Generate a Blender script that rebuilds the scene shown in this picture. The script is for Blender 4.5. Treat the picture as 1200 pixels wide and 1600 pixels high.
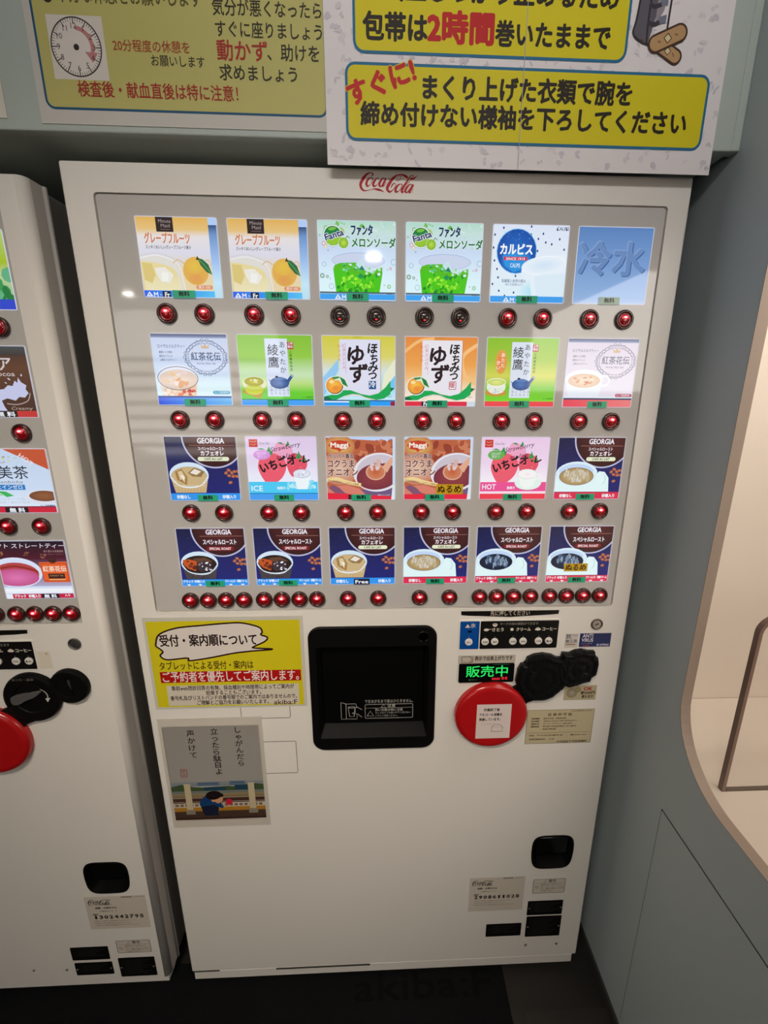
import bpy, bmesh, math, random
from mathutils import Vector, Matrix
from mathutils.geometry import tessellate_polygon

for o in list(bpy.data.objects):
    bpy.data.objects.remove(o)
SC = bpy.context.scene
COL = SC.collection
PI = math.pi
R = math.radians

# ---------------------------------------------------------------- camera
cam_data = bpy.data.cameras.new('camera')
cam_data.sensor_fit = 'HORIZONTAL'
cam_data.sensor_width = 36.0
cam_data.lens = 698.28 * 36.0 / 1200.0
cam_data.shift_x = -27.72 / 1200.0
cam_data.shift_y = 1.94 / 1200.0
cam_data.clip_start = 0.02
cam = bpy.data.objects.new('camera', cam_data)
cam.location = (-0.00622, -0.81946, 1.48494)
cam.rotation_euler = (R(74.9045), R(-0.3685), R(-2.3988))
COL.objects.link(cam)
SC.camera = cam

# ---------------------------------------------------------------- world, lights, exposure
world = bpy.data.worlds.new('world')
SC.world = world
world.use_nodes = True
world.node_tree.nodes['Background'].inputs[0].default_value = (0.9, 0.95, 1.0, 1)
world.node_tree.nodes['Background'].inputs[1].default_value = 0.02

def area_light(name, loc, rot, sx, sy, power, col=(1, 1, 1)):
    d = bpy.data.lights.new(name, 'AREA')
    d.shape = 'RECTANGLE'
    d.size, d.size_y = sx, sy
    d.energy = power
    d.color = col
    o = bpy.data.objects.new(name, d)
    o.location = loc
    o.rotation_euler = rot
    COL.objects.link(o)
    return o

CEIL = 2.55
def aim(p, q):
    return (Vector(q) - Vector(p)).to_track_quat('-Z', 'Y').to_euler()
lp = (-0.50, -1.30, CEIL - 0.07)
la = area_light('ceiling_lamp_light', lp, aim(lp, (-0.25, 0.0, 0.80)), 0.7, 0.2, 3.7, (1.0, 0.89, 0.75))
la.data.spread = R(58)
lp = (0.02, -1.42, CEIL - 0.07)
la = area_light('poster_fill_light', lp, aim(lp, (0.10, 0.0, 2.12)), 0.9, 0.2, 2.3, (1.0, 0.97, 0.95))  # extra light added beside the main one to brighten the posters
la.data.spread = R(72)
area_light('downlight_light', (-0.07, -3.06, CEIL - 0.05), (0, 0, 0), 0.10, 0.10, 3, (1.0, 0.96, 0.90))
area_light('downlight_light_far', (-2.75, -4.60, CEIL - 0.05), (0, 0, 0), 0.08, 0.08, 3, (1.0, 0.96, 0.90))
lp = (0.95, -0.42, 2.20)
la = area_light('booth_lamp_light', lp, aim(lp, (0.85, 0.05, 1.70)), 0.5, 0.15, 2.6, (1.0, 0.92, 0.82))
la.data.spread = R(95)

vs = SC.view_settings
vs.view_transform = 'Standard'
vs.look = 'None'
vs.exposure = 0.0
vs.gamma = 1.0
vs.use_curve_mapping = False

# ---------------------------------------------------------------- helpers
def lin(c):
    out = []
    for v in c[:3]:
        v = v / 255.0
        out.append(v / 12.92 if v <= 0.04045 else ((v + 0.055) / 1.055) ** 2.4)
    return tuple(out)

def mat(name, col, rough=0.5, metal=0.0, spec=0.5, coat=0.0, bump=0.0, bscale=200.0, emis=None, estr=0.0, trans=0.0, ior=1.5, var=0.0, vscale=6.0):
    m = bpy.data.materials.new(name)
    m.use_nodes = True
    nt = m.node_tree
    b = nt.nodes['Principled BSDF']
    b.inputs['Base Color'].default_value = (*col, 1)
    b.inputs['Roughness'].default_value = rough
    b.inputs['Metallic'].default_value = metal
    b.inputs['Specular IOR Level'].default_value = spec
    b.inputs['Coat Weight'].default_value = coat
    b.inputs['Coat Roughness'].default_value = 0.08
    b.inputs['IOR'].default_value = ior
    b.inputs['Transmission Weight'].default_value = trans
    if emis:
        b.inputs['Emission Color'].default_value = (*emis, 1)
        b.inputs['Emission Strength'].default_value = estr
    tc = None
    if bump or var:
        tc = nt.nodes.new('ShaderNodeTexCoord')
    if bump:
        n = nt.nodes.new('ShaderNodeTexNoise')
        n.inputs['Scale'].default_value = bscale
        n.inputs['Detail'].default_value = 3
        nt.links.new(tc.outputs['Object'], n.inputs['Vector'])
        bp = nt.nodes.new('ShaderNodeBump')
        bp.inputs['Strength'].default_value = bump
        bp.inputs['Distance'].default_value = 0.001
        nt.links.new(n.outputs['Fac'], bp.inputs['Height'])
        nt.links.new(bp.outputs['Normal'], b.inputs['Normal'])
    if var:
        n2 = nt.nodes.new('ShaderNodeTexNoise')
        n2.inputs['Scale'].default_value = vscale
        n2.inputs['Detail'].default_value = 5
        nt.links.new(tc.outputs['Object'], n2.inputs['Vector'])
        mx = nt.nodes.new('ShaderNodeMix')
        mx.data_type = 'RGBA'
        mx.inputs['A'].default_value = (*[c * (1 - var) for c in col], 1)
        mx.inputs['B'].default_value = (*[min(1, c * (1 + var)) for c in col], 1)
        nt.links.new(n2.outputs['Fac'], mx.inputs['Factor'])
        nt.links.new(mx.outputs['Result'], b.inputs['Base Color'])
    return m

def print_mat(name, emit, rough=0.6, spec=0.3, coat=0.0):
    """Flat print: the ink colours come from the mesh colour attribute 'ink'."""
    m = bpy.data.materials.new(name)
    m.use_nodes = True
    nt = m.node_tree
    b = nt.nodes['Principled BSDF']
    at = nt.nodes.new('ShaderNodeAttribute')
    at.attribute_name = 'ink'
    b.inputs['Roughness'].default_value = rough
    b.inputs['Specular IOR Level'].default_value = spec
    b.inputs['Coat Weight'].default_value = coat
    b.inputs['Coat Roughness'].default_value = 0.02
    if emit:
        b.inputs['Base Color'].default_value = (0.02, 0.02, 0.02, 1)
        nt.links.new(at.outputs['Color'], b.inputs['Emission Color'])
        b.inputs['Emission Strength'].default_value = emit
    else:
        nt.links.new(at.outputs['Color'], b.inputs['Base Color'])
    return m

M = dict(
    enamel=mat('white_enamel', (0.80, 0.755, 0.70), 0.48, spec=0.22, bump=0.06, bscale=350, var=0.025, vscale=5),
    cabinet=mat('cabinet_enamel', (0.35, 0.33, 0.31), 0.45),
    sheet=mat('acrylic_sheet', (0.54, 0.515, 0.49), 0.045, spec=0.6, var=0.01),
    gap=mat('dark_gap', (0.03, 0.028, 0.025), 0.8),
    black=mat('black_plastic', (0.004, 0.0037, 0.0037), 0.50, spec=0.10, bump=0.05, bscale=500),
    blackgloss=mat('black_gloss_plastic', (0.003, 0.003, 0.003), 0.10, spec=0.25),
    tape=mat('black_vinyl_tape', (0.004, 0.004, 0.0045), 0.30, spec=0.25, bump=0.12, bscale=40),
    red=mat('red_plastic', (0.47, 0.008, 0.010), 0.20, coat=0.3),
    lens=mat('red_lens', (0.20, 0.004, 0.006), 0.10, emis=(1.0, 0.01, 0.02), estr=0.05, coat=0.6),
    lensoff=mat('dark_lens', (0.035, 0.022, 0.018), 0.12, coat=0.5),
    bezel=mat('maroon_bezel', (0.050, 0.013, 0.011), 0.22, coat=0.4),
    bezeloff=mat('brown_bezel', (0.045, 0.025, 0.020), 0.22, coat=0.4),
    ledhalo=mat('red_led_halo', (0.5, 0.02, 0.03), 0.3, emis=(1.0, 0.03, 0.06), estr=0.75),
    led=mat('red_led', (0.5, 0.1, 0.1), 0.3, emis=(1.0, 0.22, 0.24), estr=4.5),
    ledlow=mat('red_led_dim', (0.3, 0.02, 0.02), 0.3, emis=(1.0, 0.03, 0.04), estr=0.8),
    chrome=mat('brushed_metal', (0.55, 0.53, 0.50), 0.3, metal=1.0),
    darkmetal=mat('dark_metal', (0.16, 0.15, 0.14), 0.4, metal=0.8),
    screw=mat('screw_metal', (0.25, 0.21, 0.17), 0.5, metal=0.7),
    wall=mat('wall_paint', (0.45, 0.505, 0.46), 0.6, bump=0.25, bscale=160, var=0.03, vscale=3),
    wallr=mat('wall_laminate', (0.44, 0.50, 0.515), 0.5, bump=0.12, bscale=220, var=0.03, vscale=3),
    rim=mat('beige_edge', (0.34, 0.265, 0.215), 0.5),
    cream=mat('cream_laminate', (0.72, 0.635, 0.55), 0.45, bump=0.03, bscale=200),
    floor=mat('dark_tile', (0.014, 0.012, 0.010), 0.6, bump=0.1, bscale=60, var=0.35, vscale=9),
    floorb=mat('brown_tile', (0.022, 0.018, 0.015), 0.6, bump=0.1, bscale=60, var=0.3, vscale=11),
    mat=mat('black_mat', (0.006, 0.006, 0.007), 0.95, spec=0.1, bump=0.6, bscale=700, var=0.5, vscale=4),
    ceiling=mat('ceiling_paint', (0.42, 0.41, 0.40), 0.8),
    whitewall=mat('white_wall', (0.45, 0.44, 0.42), 0.7),
    wood=mat('pale_wood', (0.50, 0.38, 0.26), 0.5, var=0.15, vscale=12),
    lampglow=mat('lamp_glow', (0.9, 0.9, 0.9), 0.5, emis=(1.0, 0.95, 0.88), estr=0.8),
    downglow=mat('downlight_glow', (0.9, 0.9, 0.9), 0.5, emis=(1.0, 0.95, 0.88), estr=9.0),
    frosted=mat('frosted_glow_pane', (0.8, 0.8, 0.8), 0.5, emis=(1.0, 0.93, 0.86), estr=5.0),
    blindpane=mat('window_daylight', (0.8, 0.8, 0.8), 0.5, emis=(1.0, 0.97, 0.93), estr=2.4),
    acrylic=mat('clear_acrylic', (0.80, 0.70, 0.60), 0.03),
    acrylicedge=mat('brown_acrylic_edge', (0.20, 0.125, 0.095), 0.25),
    ink=print_mat('printed_paper', 0.0, 0.55),
    inkgloss=print_mat('laminated_print', 0.0, 0.25, 0.4),
    backlit=print_mat('backlit_print', 0.93, 0.05, 0.5),
    ledprint=print_mat('led_print', 1.0, 0.15, 0.4),
)

M['acrylic'].node_tree.nodes['Principled BSDF'].inputs['Alpha'].default_value = 0.12

def link(name, me, m, parent=None, loc=(0, 0, 0)):
    o = bpy.data.objects.new(name, me)
    if m is not None and not me.materials:
        me.materials.append(m)
    o.location = loc
    COL.objects.link(o)
    if parent is not None:
        o.parent = parent
    return o

def thing(name, label, cat, loc=(0, 0, 0), group=None):
    o = bpy.data.objects.new(name, None)
    o.empty_display_size = 0.05
    o.location = loc
    COL.objects.link(o)
    tag(o, label, cat, group)
    return o

def tag(o, label=None, cat=None, group=None, kind=None):
    if label: o['label'] = label
    if cat: o['category'] = cat
    if group: o['group'] = group
    if kind: o['kind'] = kind
    return o

def bm_mesh(name, bm, smooth=False):
    me = bpy.data.meshes.new(name)
    bmesh.ops.recalc_face_normals(bm, faces=bm.faces[:])
    bm.to_mesh(me)
    bm.free()
    if smooth:
        for p in me.polygons:
            p.use_smooth = True
    return me

def add_box(bm, x0, x1, y0, y1, z0, z1, bev=0.0, seg=2):
    vs_ = [bm.verts.new((x, y, z)) for x in (x0, x1) for y in (y0, y1) for z in (z0, z1)]
    idx = [(0, 1, 3, 2), (4, 6, 7, 5), (0, 4, 5, 1), (2, 3, 7, 6), (0, 2, 6, 4), (1, 5, 7, 3)]
    fs = [bm.faces.new([vs_[i] for i in f]) for f in idx]
    if bev:
        es = set()
        for f in fs:
            es.update(f.edges)
        bmesh.ops.bevel(bm, geom=list(es), offset=bev, segments=seg, affect='EDGES', profile=0.5)

def box(name, x0, x1, y0, y1, z0, z1, m, parent=None, bev=0.0, seg=2):
    bm = bmesh.new()
    add_box(bm, x0, x1, y0, y1, z0, z1, bev, seg)
    return link(name, bm_mesh(name, bm), m, parent)

def rr(x0, z0, x1, z1, r, n=6):
    """rounded rectangle outline, counter-clockwise seen from the front"""
    pts = []
    for cx, cz, a0 in ((x1 - r, z0 + r, -90), (x1 - r, z1 - r, 0), (x0 + r, z1 - r, 90), (x0 + r, z0 + r, 180)):
        for k in range(n + 1):
            a = R(a0 + 90.0 * k / n)
            pts.append((cx + r * math.cos(a), cz + r * math.sin(a)))
    return pts

def add_loft(bm, loops, cap0=False, cap1=True):
    """loops: list of (outline [(x, z)...], y)"""
    rings = [[bm.verts.new((x, y, z)) for x, z in pts] for pts, y in loops]
    n = len(rings[0])
    for a, b in zip(rings, rings[1:]):
        for i in range(n):
            j = (i + 1) % n
            bm.faces.new((a[i], a[j], b[j], b[i]))
    if cap0: bm.faces.new(rings[0][::-1])
    if cap1: bm.faces.new(rings[-1])

def loft(name, loops, m, parent=None, cap0=False, cap1=True, smooth=False):
    bm = bmesh.new()
    add_loft(bm, loops, cap0, cap1)
    return link(name, bm_mesh(name, bm, smooth), m, parent)

def circ(cx, cz, r, n=32):
    return [(cx + r * math.cos(2 * PI * k / n), cz + r * math.sin(2 * PI * k / n)) for k in range(n)]

def add_lathe(bm, prof, cx=0, cz=0, n=32, cap=True):
    add_loft(bm, [(circ(cx, cz, r, n), y) for r, y in prof], False, cap)

def scaled(pts, s, cx=None, cz=None):
    if cx is None:
        cx = sum(p[0] for p in pts) / len(pts)
        cz = sum(p[1] for p in pts) / len(pts)
    return [(cx + (x - cx) * s, cz + (z - cz) * s) for x, z in pts]

# ---------------------------------------------------------------- flat prints
_tc = {}
def text_tris(s, bold):
    """Triangles of a line of lettering in units of the font size; also its extent."""
    k = s
    if k in _tc:
        return _tc[k]
    c = bpy.data.curves.new('lettering', 'FONT')
    c.body = s
    c.resolution_u = 2
    o = bpy.data.objects.new('lettering', c)
    me = o.to_mesh()
    me.calc_loop_triangles()
    vv = [(v.co.x, v.co.y) for v in me.vertices]
    tris = [tuple(vv[i] for i in t.vertices) for t in me.loop_triangles]
    xs = [v[0] for v in vv] or [0, 1]
    ext = (min(xs), max(xs))
    o.to_mesh_clear()
    bpy.data.objects.remove(o)
    bpy.data.curves.remove(c)
    _tc[k] = (tris, ext)
    return _tc[k]

def catmull(pts, n=6):
    out = []
    P = [pts[0]] + list(pts) + [pts[-1]]
    for i in range(1, len(P) - 2):
        p0, p1, p2, p3 = P[i - 1], P[i], P[i + 1], P[i + 2]
        for k in range(n):
            t = k / n
            out.append(tuple(0.5 * ((2 * b) + (-a + c) * t + (2 * a - 5 * b + 4 * c - d) * t * t + (-a + 3 * b - 3 * c + d) * t ** 3)
                             for a, b, c, d in zip(p0, p1, p2, p3)))
    out.append(tuple(pts[-1]))
    return out

class Art:
    """A flat print in its own units: u to the right, v down, 100 units = its width."""
    STEP = 0.00003
    def __init__(self, x0, z1, w, h, y, corner=0.0, clip=True):
        self.x0, self.z1, self.w, self.y = x0, z1, w, y
        self.H = 100.0 * h / w
        self.k = w / 100.0
        self.faces = []      # (list of (u, v, r, g, b), layer)
        self.n = 0
        self.clip = rr(0, 0, 100, self.H, max(corner, 0.01), 4) if clip else None
        self.c = corner
    def _put(self, vs_, layer):
        if self.clip:
            us = [p[0] for p in vs_]; ws = [p[1] for p in vs_]
            c = self.c
            if not (min(us) >= 0 and max(us) <= 100 and min(ws) >= c and max(ws) <= self.H - c) and not \
                    (min(us) >= c and max(us) <= 100 - c and min(ws) >= 0 and max(ws) <= self.H):
                if max(us) < 0 or min(us) > 100 or max(ws) < 0 or min(ws) > self.H:
                    return
                cl = self.clip
                for i in range(len(cl)):
                    a, b = cl[i], cl[(i + 1) % len(cl)]
                    ex, ey = b[0] - a[0], b[1] - a[1]
                    if abs(ex) + abs(ey) < 1e-9:
                        continue
                    out = []
                    for j in range(len(vs_)):
                        p, q = vs_[j - 1], vs_[j]
                        sp = ex * (p[1] - a[1]) - ey * (p[0] - a[0])
                        sq = ex * (q[1] - a[1]) - ey * (q[0] - a[0])
                        if (sp >= 0) != (sq >= 0):
                            t = sp / (sp - sq)
                            out.append(tuple(pp + (qq - pp) * t for pp, qq in zip(p, q)))
                        if sq >= 0:
                            out.append(q)
                    vs_ = out
                    if len(vs_) < 3:
                        return
        self.faces.append((vs_, layer))
    def _tri(self, tris, col):
        self.n += 1
        c = lin(col)
        for t in tris:
            self._put([(*p, *c) for p in t], self.n)
    def poly(self, pts, col):
        self.n += 1
        c = lin(col)
        tr = tessellate_polygon([[Vector((p[0], p[1], 0)) for p in pts]])
        for t in tr:
            self._put([(pts[i][0], pts[i][1], *c) for i in t], self.n)
    def rect(self, u0, v0, u1, v1, col):
        self._tri([((u0, v0), (u1, v0), (u1, v1), (u0, v1))], col)
    def rrect(self, u0, v0, u1, v1, r, col):
        self._tri([rr(u0, v0, u1, v1, r, 5)], col)
    def frame(self, u0, v0, u1, v1, r, t, col):
        a = rr(u0, v0, u1, v1, r, 5); b = rr(u0 + t, v0 + t, u1 - t, v1 - t, max(r - t, 0.01), 5)
        n = len(a)
        self._tri([(a[i], a[(i + 1) % n], b[(i + 1) % n], b[i]) for i in range(n)], col)
    def grad(self, u0, v0, u1, v1, stops, horiz=False):
        """smooth ink gradient: stops [(0..1, colour)...]"""
        self.n += 1
        for (a, ca), (b, cb) in zip(stops, stops[1:]):
            ca, cb = lin(ca), lin(cb)
            if horiz:
                ua, ub = u0 + (u1 - u0) * a, u0 + (u1 - u0) * b
                self._put([(ua, v0, *ca), (ub, v0, *cb), (ub, v1, *cb), (ua, v1, *ca)], self.n)
            else:
                va, vb = v0 + (v1 - v0) * a, v0 + (v1 - v0) * b
                self._put([(u0, va, *ca), (u1, va, *ca), (u1, vb, *cb), (u0, vb, *cb)], self.n)
    def ell(self, cu, cv, ru, rv, col, col2=None, rot=0, a0=0, a1=360, n=24):
        self.n += 1
        c, c2 = lin(col), lin(col2 or col)
        ca, sa = math.cos(R(rot)), math.sin(R(rot))
        P = []
        for k in range(n + 1):
            a = R(a0 + (a1 - a0) * k / n)
            x, y = ru * math.cos(a), rv * math.sin(a)
            P.append((cu + x * ca - y * sa, cv + x * sa + y * ca))
        if col2 is None:
            self._put([(*p, *c) for p in (P[:-1] if a1 - a0 >= 360 else P)], self.n)
        else:
            for p, q in zip(P, P[1:]):
                self._put([(cu, cv, *c), (*p, *c2), (*q, *c2)], self.n)
    def ring(self, cu, cv, ru, rv, t, col, a0=0, a1=360, n=32, rot=0):
        ca, sa = math.cos(R(rot)), math.sin(R(rot))
        def pt(a, ru, rv):
            x, y = ru * math.cos(a), rv * math.sin(a)
            return (cu + x * ca - y * sa, cv + x * sa + y * ca)
        A = [R(a0 + (a1 - a0) * k / n) for k in range(n + 1)]
        self._tri([(pt(a, ru, rv), pt(b, ru, rv), pt(b, ru - t, rv - t), pt(a, ru - t, rv - t)) for a, b in zip(A, A[1:])], col)
    def stroke(self, pts, col, w=None, smooth=True):
        """brush line; points (u, v) with w, or (u, v, width)"""
        P = [(p[0], p[1], p[2] if len(p) > 2 else w) for p in pts]
        if smooth and len(P) > 2:
            P = catmull(P)
        L, Rr = [], []
        for i, p in enumerate(P):
            a, b = P[max(i - 1, 0)], P[min(i + 1, len(P) - 1)]
            dx, dy = b[0] - a[0], b[1] - a[1]
            d = math.hypot(dx, dy) or 1
            nx, ny = -dy / d * p[2] / 2, dx / d * p[2] / 2
            L.append((p[0] + nx, p[1] + ny)); Rr.append((p[0] - nx, p[1] - ny))
        self._tri([(L[i], L[i + 1], Rr[i + 1], Rr[i]) for i in range(len(P) - 1)], col)
    def text(self, s, u, v, h, col, w=None, bold=0.0, align='l', rot=0, shear=0.0, outline=None, ow=0.05, latin=False):
        """s with its top-left at (u, v), font size h, fitted to width w"""
        if outline:
            self.text(s, u, v, h, outline, w, bold + ow, align, rot, shear)
        tris, (a, b) = text_tris(s, bold)
        sx = h if w is None else w / max(b - a, 1e-6)
        wx, wy = bold * 0.62 * h, bold * 0.62 * h     # strokes are thickened by striking the line several times
        if bold <= 0.004: hits = [(0, 0)]
        elif bold <= 0.03: hits = [(-.75, -.75), (.75, -.75), (-.75, .75), (.75, .75)]
        else: hits = [(math.cos(q * PI / 4), math.sin(q * PI / 4)) for q in range(8)] + [(0, 0)]
        wid = (b - a) * sx
        off = {'l': 0, 'c': -wid / 2, 'r': -wid}[align]
        ca, sa = math.cos(R(rot)), math.sin(R(rot))
        out = []
        base = self.n + 1
        for hi_, (hx, hy) in enumerate(hits):
            out = []
            for t in tris:
                q = []
                for x, y in t:
                    X = (x - a) * sx + off + y * h * shear + hx * wx
                    Y = (0.85 - y) * h + hy * wy
                    q.append((u + X * ca - Y * sa, v + X * sa + Y * ca))
                out.append(q)
            self.n = base + hi_ * 0.09 - 1
            self._tri(out, col)
        self.n = base
    def vtext(self, s, u, v, h, col, pitch=1.05, bold=0.0, shrink=1.0):
        n = self.n
        for i, ch in enumerate(s):
            if ch != ' ':
                self.text(ch, u, v + i * h * pitch, h, col, None if ch != 'ー' else None, bold, 'c')
                self.n = n
        self.n = n + 1
    def blobs(self, n, u0, v0, u1, v1, s0, s1, cols, seed=1, asp=1.0, rot=0, jit=40):
        rnd = random.Random(seed)
        self.n += 1
        keep = self.n
        for i in range(n):
            self.n = keep + i * 0.05
            self.ell(rnd.uniform(u0, u1), rnd.uniform(v0, v1), rnd.uniform(s0, s1), rnd.uniform(s0, s1) * asp,
                     rnd.choice(cols), rot=rot + rnd.uniform(-jit, jit), n=8)
        self.n = keep + n * 0.05 + 1
    def slab(self, th, col):
        """the sheet itself, with thickness, behind the print"""
        c = lin(col)
        self.base = (th, c)
    def mesh(self, name):
        V, F, C = [], [], []
        if getattr(self, 'base', None):
            th, c = self.base
            o = rr(0, 0, 100, self.H, max(self.c, 0.01), 4) if self.c else [(0, 0), (100, 0), (100, self.H), (0, self.H)]
            o = o if self.c else o
            n = len(o)
            pts = [(self.x0 + u * self.k, self.z1 - v * self.k) for u, v in o]
            A = sum(pts[i - 1][0] * pts[i][1] - pts[i][0] * pts[i - 1][1] for i in range(n))
            if A < 0: pts.reverse()
            for x, z in pts: V.append((x, self.y, z))
            for x, z in pts: V.append((x, self.y + th, z))
            F.append(list(range(n))); C += [c] * n
            F.append(list(range(2 * n - 1, n - 1, -1))); C += [c] * n
            for i in range(n):
                j = (i + 1) % n
                F.append([i, i + n, j + n, j]); C += [c] * 4
        for vs_, layer in self.faces:
            pts = [(self.x0 + p[0] * self.k, self.z1 - p[1] * self.k) for p in vs_]
            A = sum(pts[i - 1][0] * pts[i][1] - pts[i][0] * pts[i - 1][1] for i in range(len(pts)))
            if abs(A) < 1e-12: continue
            idx = list(range(len(pts)))
            if A < 0: idx.reverse()
            s = len(V)
            y = self.y - self.STEP * layer
            for i in idx:
                V.append((pts[i][0], y, pts[i][1])); C.append(vs_[i][2:5])
            F.append(list(range(s, s + len(pts))))
        me = bpy.data.meshes.new(name)
        me.from_pydata(V, [], F)
        at = me.color_attributes.new('ink', 'FLOAT_COLOR', 'CORNER')
        flat = []
        for c in C: flat += [c[0], c[1], c[2], 1.0]
        at.data.foreach_set('color', flat)
        me.update()
        return me
    def build(self, name, m, parent=None):
        return link(name, self.mesh(name), m, parent)

# ---------------------------------------------------------------- drink panel prints
W_, K_ = (240, 245, 252), (25, 22, 24)
def strip(a, col, v=84.0, v1=92.5):
    a.rect(0, v, 100, v1, col)
def m_mark(a, u):
    a.poly([(u, 91.3), (u + 4, 85.5), (u + 8.5, 91.3)], W_)
    a.poly([(u + 2.7, 90.2), (u + 4, 87.6), (u + 5.6, 90.2)], (70, 150, 230))
    a.text('M', u + 9.5, 85.0, 8.2, W_, None, 0.03)
    a.text('サイズ', u + 17, 88.0, 3.2, W_, 7)

def p_grapefruit(a):
    a.grad(0, 0, 89, 83.5, [(0, (226, 178, 88)), (.17, (232, 196, 128)), (.26, (232, 226, 226)), (.48, (222, 222, 236)), (.75, (232, 215, 178)), (1, (235, 215, 170))])
    a.grad(89, 0, 100, 92.5, [(0, (178, 208, 250)), (.09, (178, 208, 250)), (.091, (45, 75, 125)), (.2, (110, 150, 205)), (.55, (165, 200, 245)), (.8, (200, 235, 252)), (1, (190, 228, 245))])
    a.poly([(0, 48), (10, 44), (30, 45), (42, 50), (48, 58), (52, 84), (0, 84)], (226, 222, 216))
    a.poly([(0, 50), (14, 51), (30, 54), (40, 58), (45, 64), (44, 69), (48, 84), (0, 84)], (232, 218, 160))
    a.grad(3, 68, 48, 84, [(0, (232, 222, 176)), (1, (240, 230, 190))])
    a.poly([(17, 58), (30, 57), (40, 66), (34, 75), (24, 74), (19, 66)], (238, 236, 226))
    a.poly([(26, 62), (34, 64), (32, 73), (24, 73)], (245, 245, 240))
    a.poly([(2, 52), (14, 53), (17, 66), (12, 76), (3, 72)], (222, 200, 126))
    a.stroke([(0, 47), (20, 43.5), (38, 48), (48, 55), (51, 68), (53, 84)], (246, 246, 246), 0.8)
    a.stroke([(0, 44), (22, 41), (44, 47)], (205, 200, 200), 0.5)
    a.stroke([(41, 52), (47, 48), (54, 52), (60, 56)], (214, 180, 130), 1.1)
    a.stroke([(80, 50), (86, 48), (88, 55)], (220, 180, 150), 1.0)
    a.ell(68.5, 61, 16, 16.5, (226, 166, 72), (228, 178, 86))
    a.ell(67, 55, 12, 9.5, (232, 196, 70), (228, 180, 80))
    a.ell(68, 70, 9, 6, (228, 160, 85), (227, 168, 80))
    a.poly([(72, 46), (78, 47), (85, 53), (89, 65), (82, 62), (75, 54)], (38, 110, 62))
    a.stroke([(73, 47), (80, 54), (88, 64)], (120, 170, 110), 0.7)
    a.poly([(70, 48), (72, 43), (74, 48)], (60, 50, 30))
    a.rect(25, 0, 46, 17, (44, 32, 34))
    a.text('Minute', 28.5, 2.2, 5.6, (170, 150, 150), 15); a.text('Maid', 31, 7.2, 5.6, (170, 150, 150), 11)
    a.rect(30, 14, 42, 14.6, (130, 105, 100))
    a.text('グレープフルーツ', 9, 17.8, 13.5, (205, 118, 74), 56, 0.035, outline=(246, 236, 226), ow=0.03)
    a.text('スッキリおいしいグレープフルーツ果汁', 9.5, 32, 4.6, (35, 40, 60), 56, 0.02)
    a.rrect(67, 77.5, 88, 82.3, 2.4, (222, 150, 112)); a.text('果汁 10%', 70, 77.7, 4.3, (245, 225, 215), 15, 0.02)
    a.grad(0, 84.3, 90, 92.5, [(0, (50, 100, 235)), (.6, (60, 160, 240)), (1, (90, 195, 250))], True)
    m_mark(a, 3)
    a.rect(23.5, 85, 34, 92.5, (22, 26, 60)); a.text('Fr', 26.5, 85.2, 7.6, W_, None, 0.05)

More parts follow.
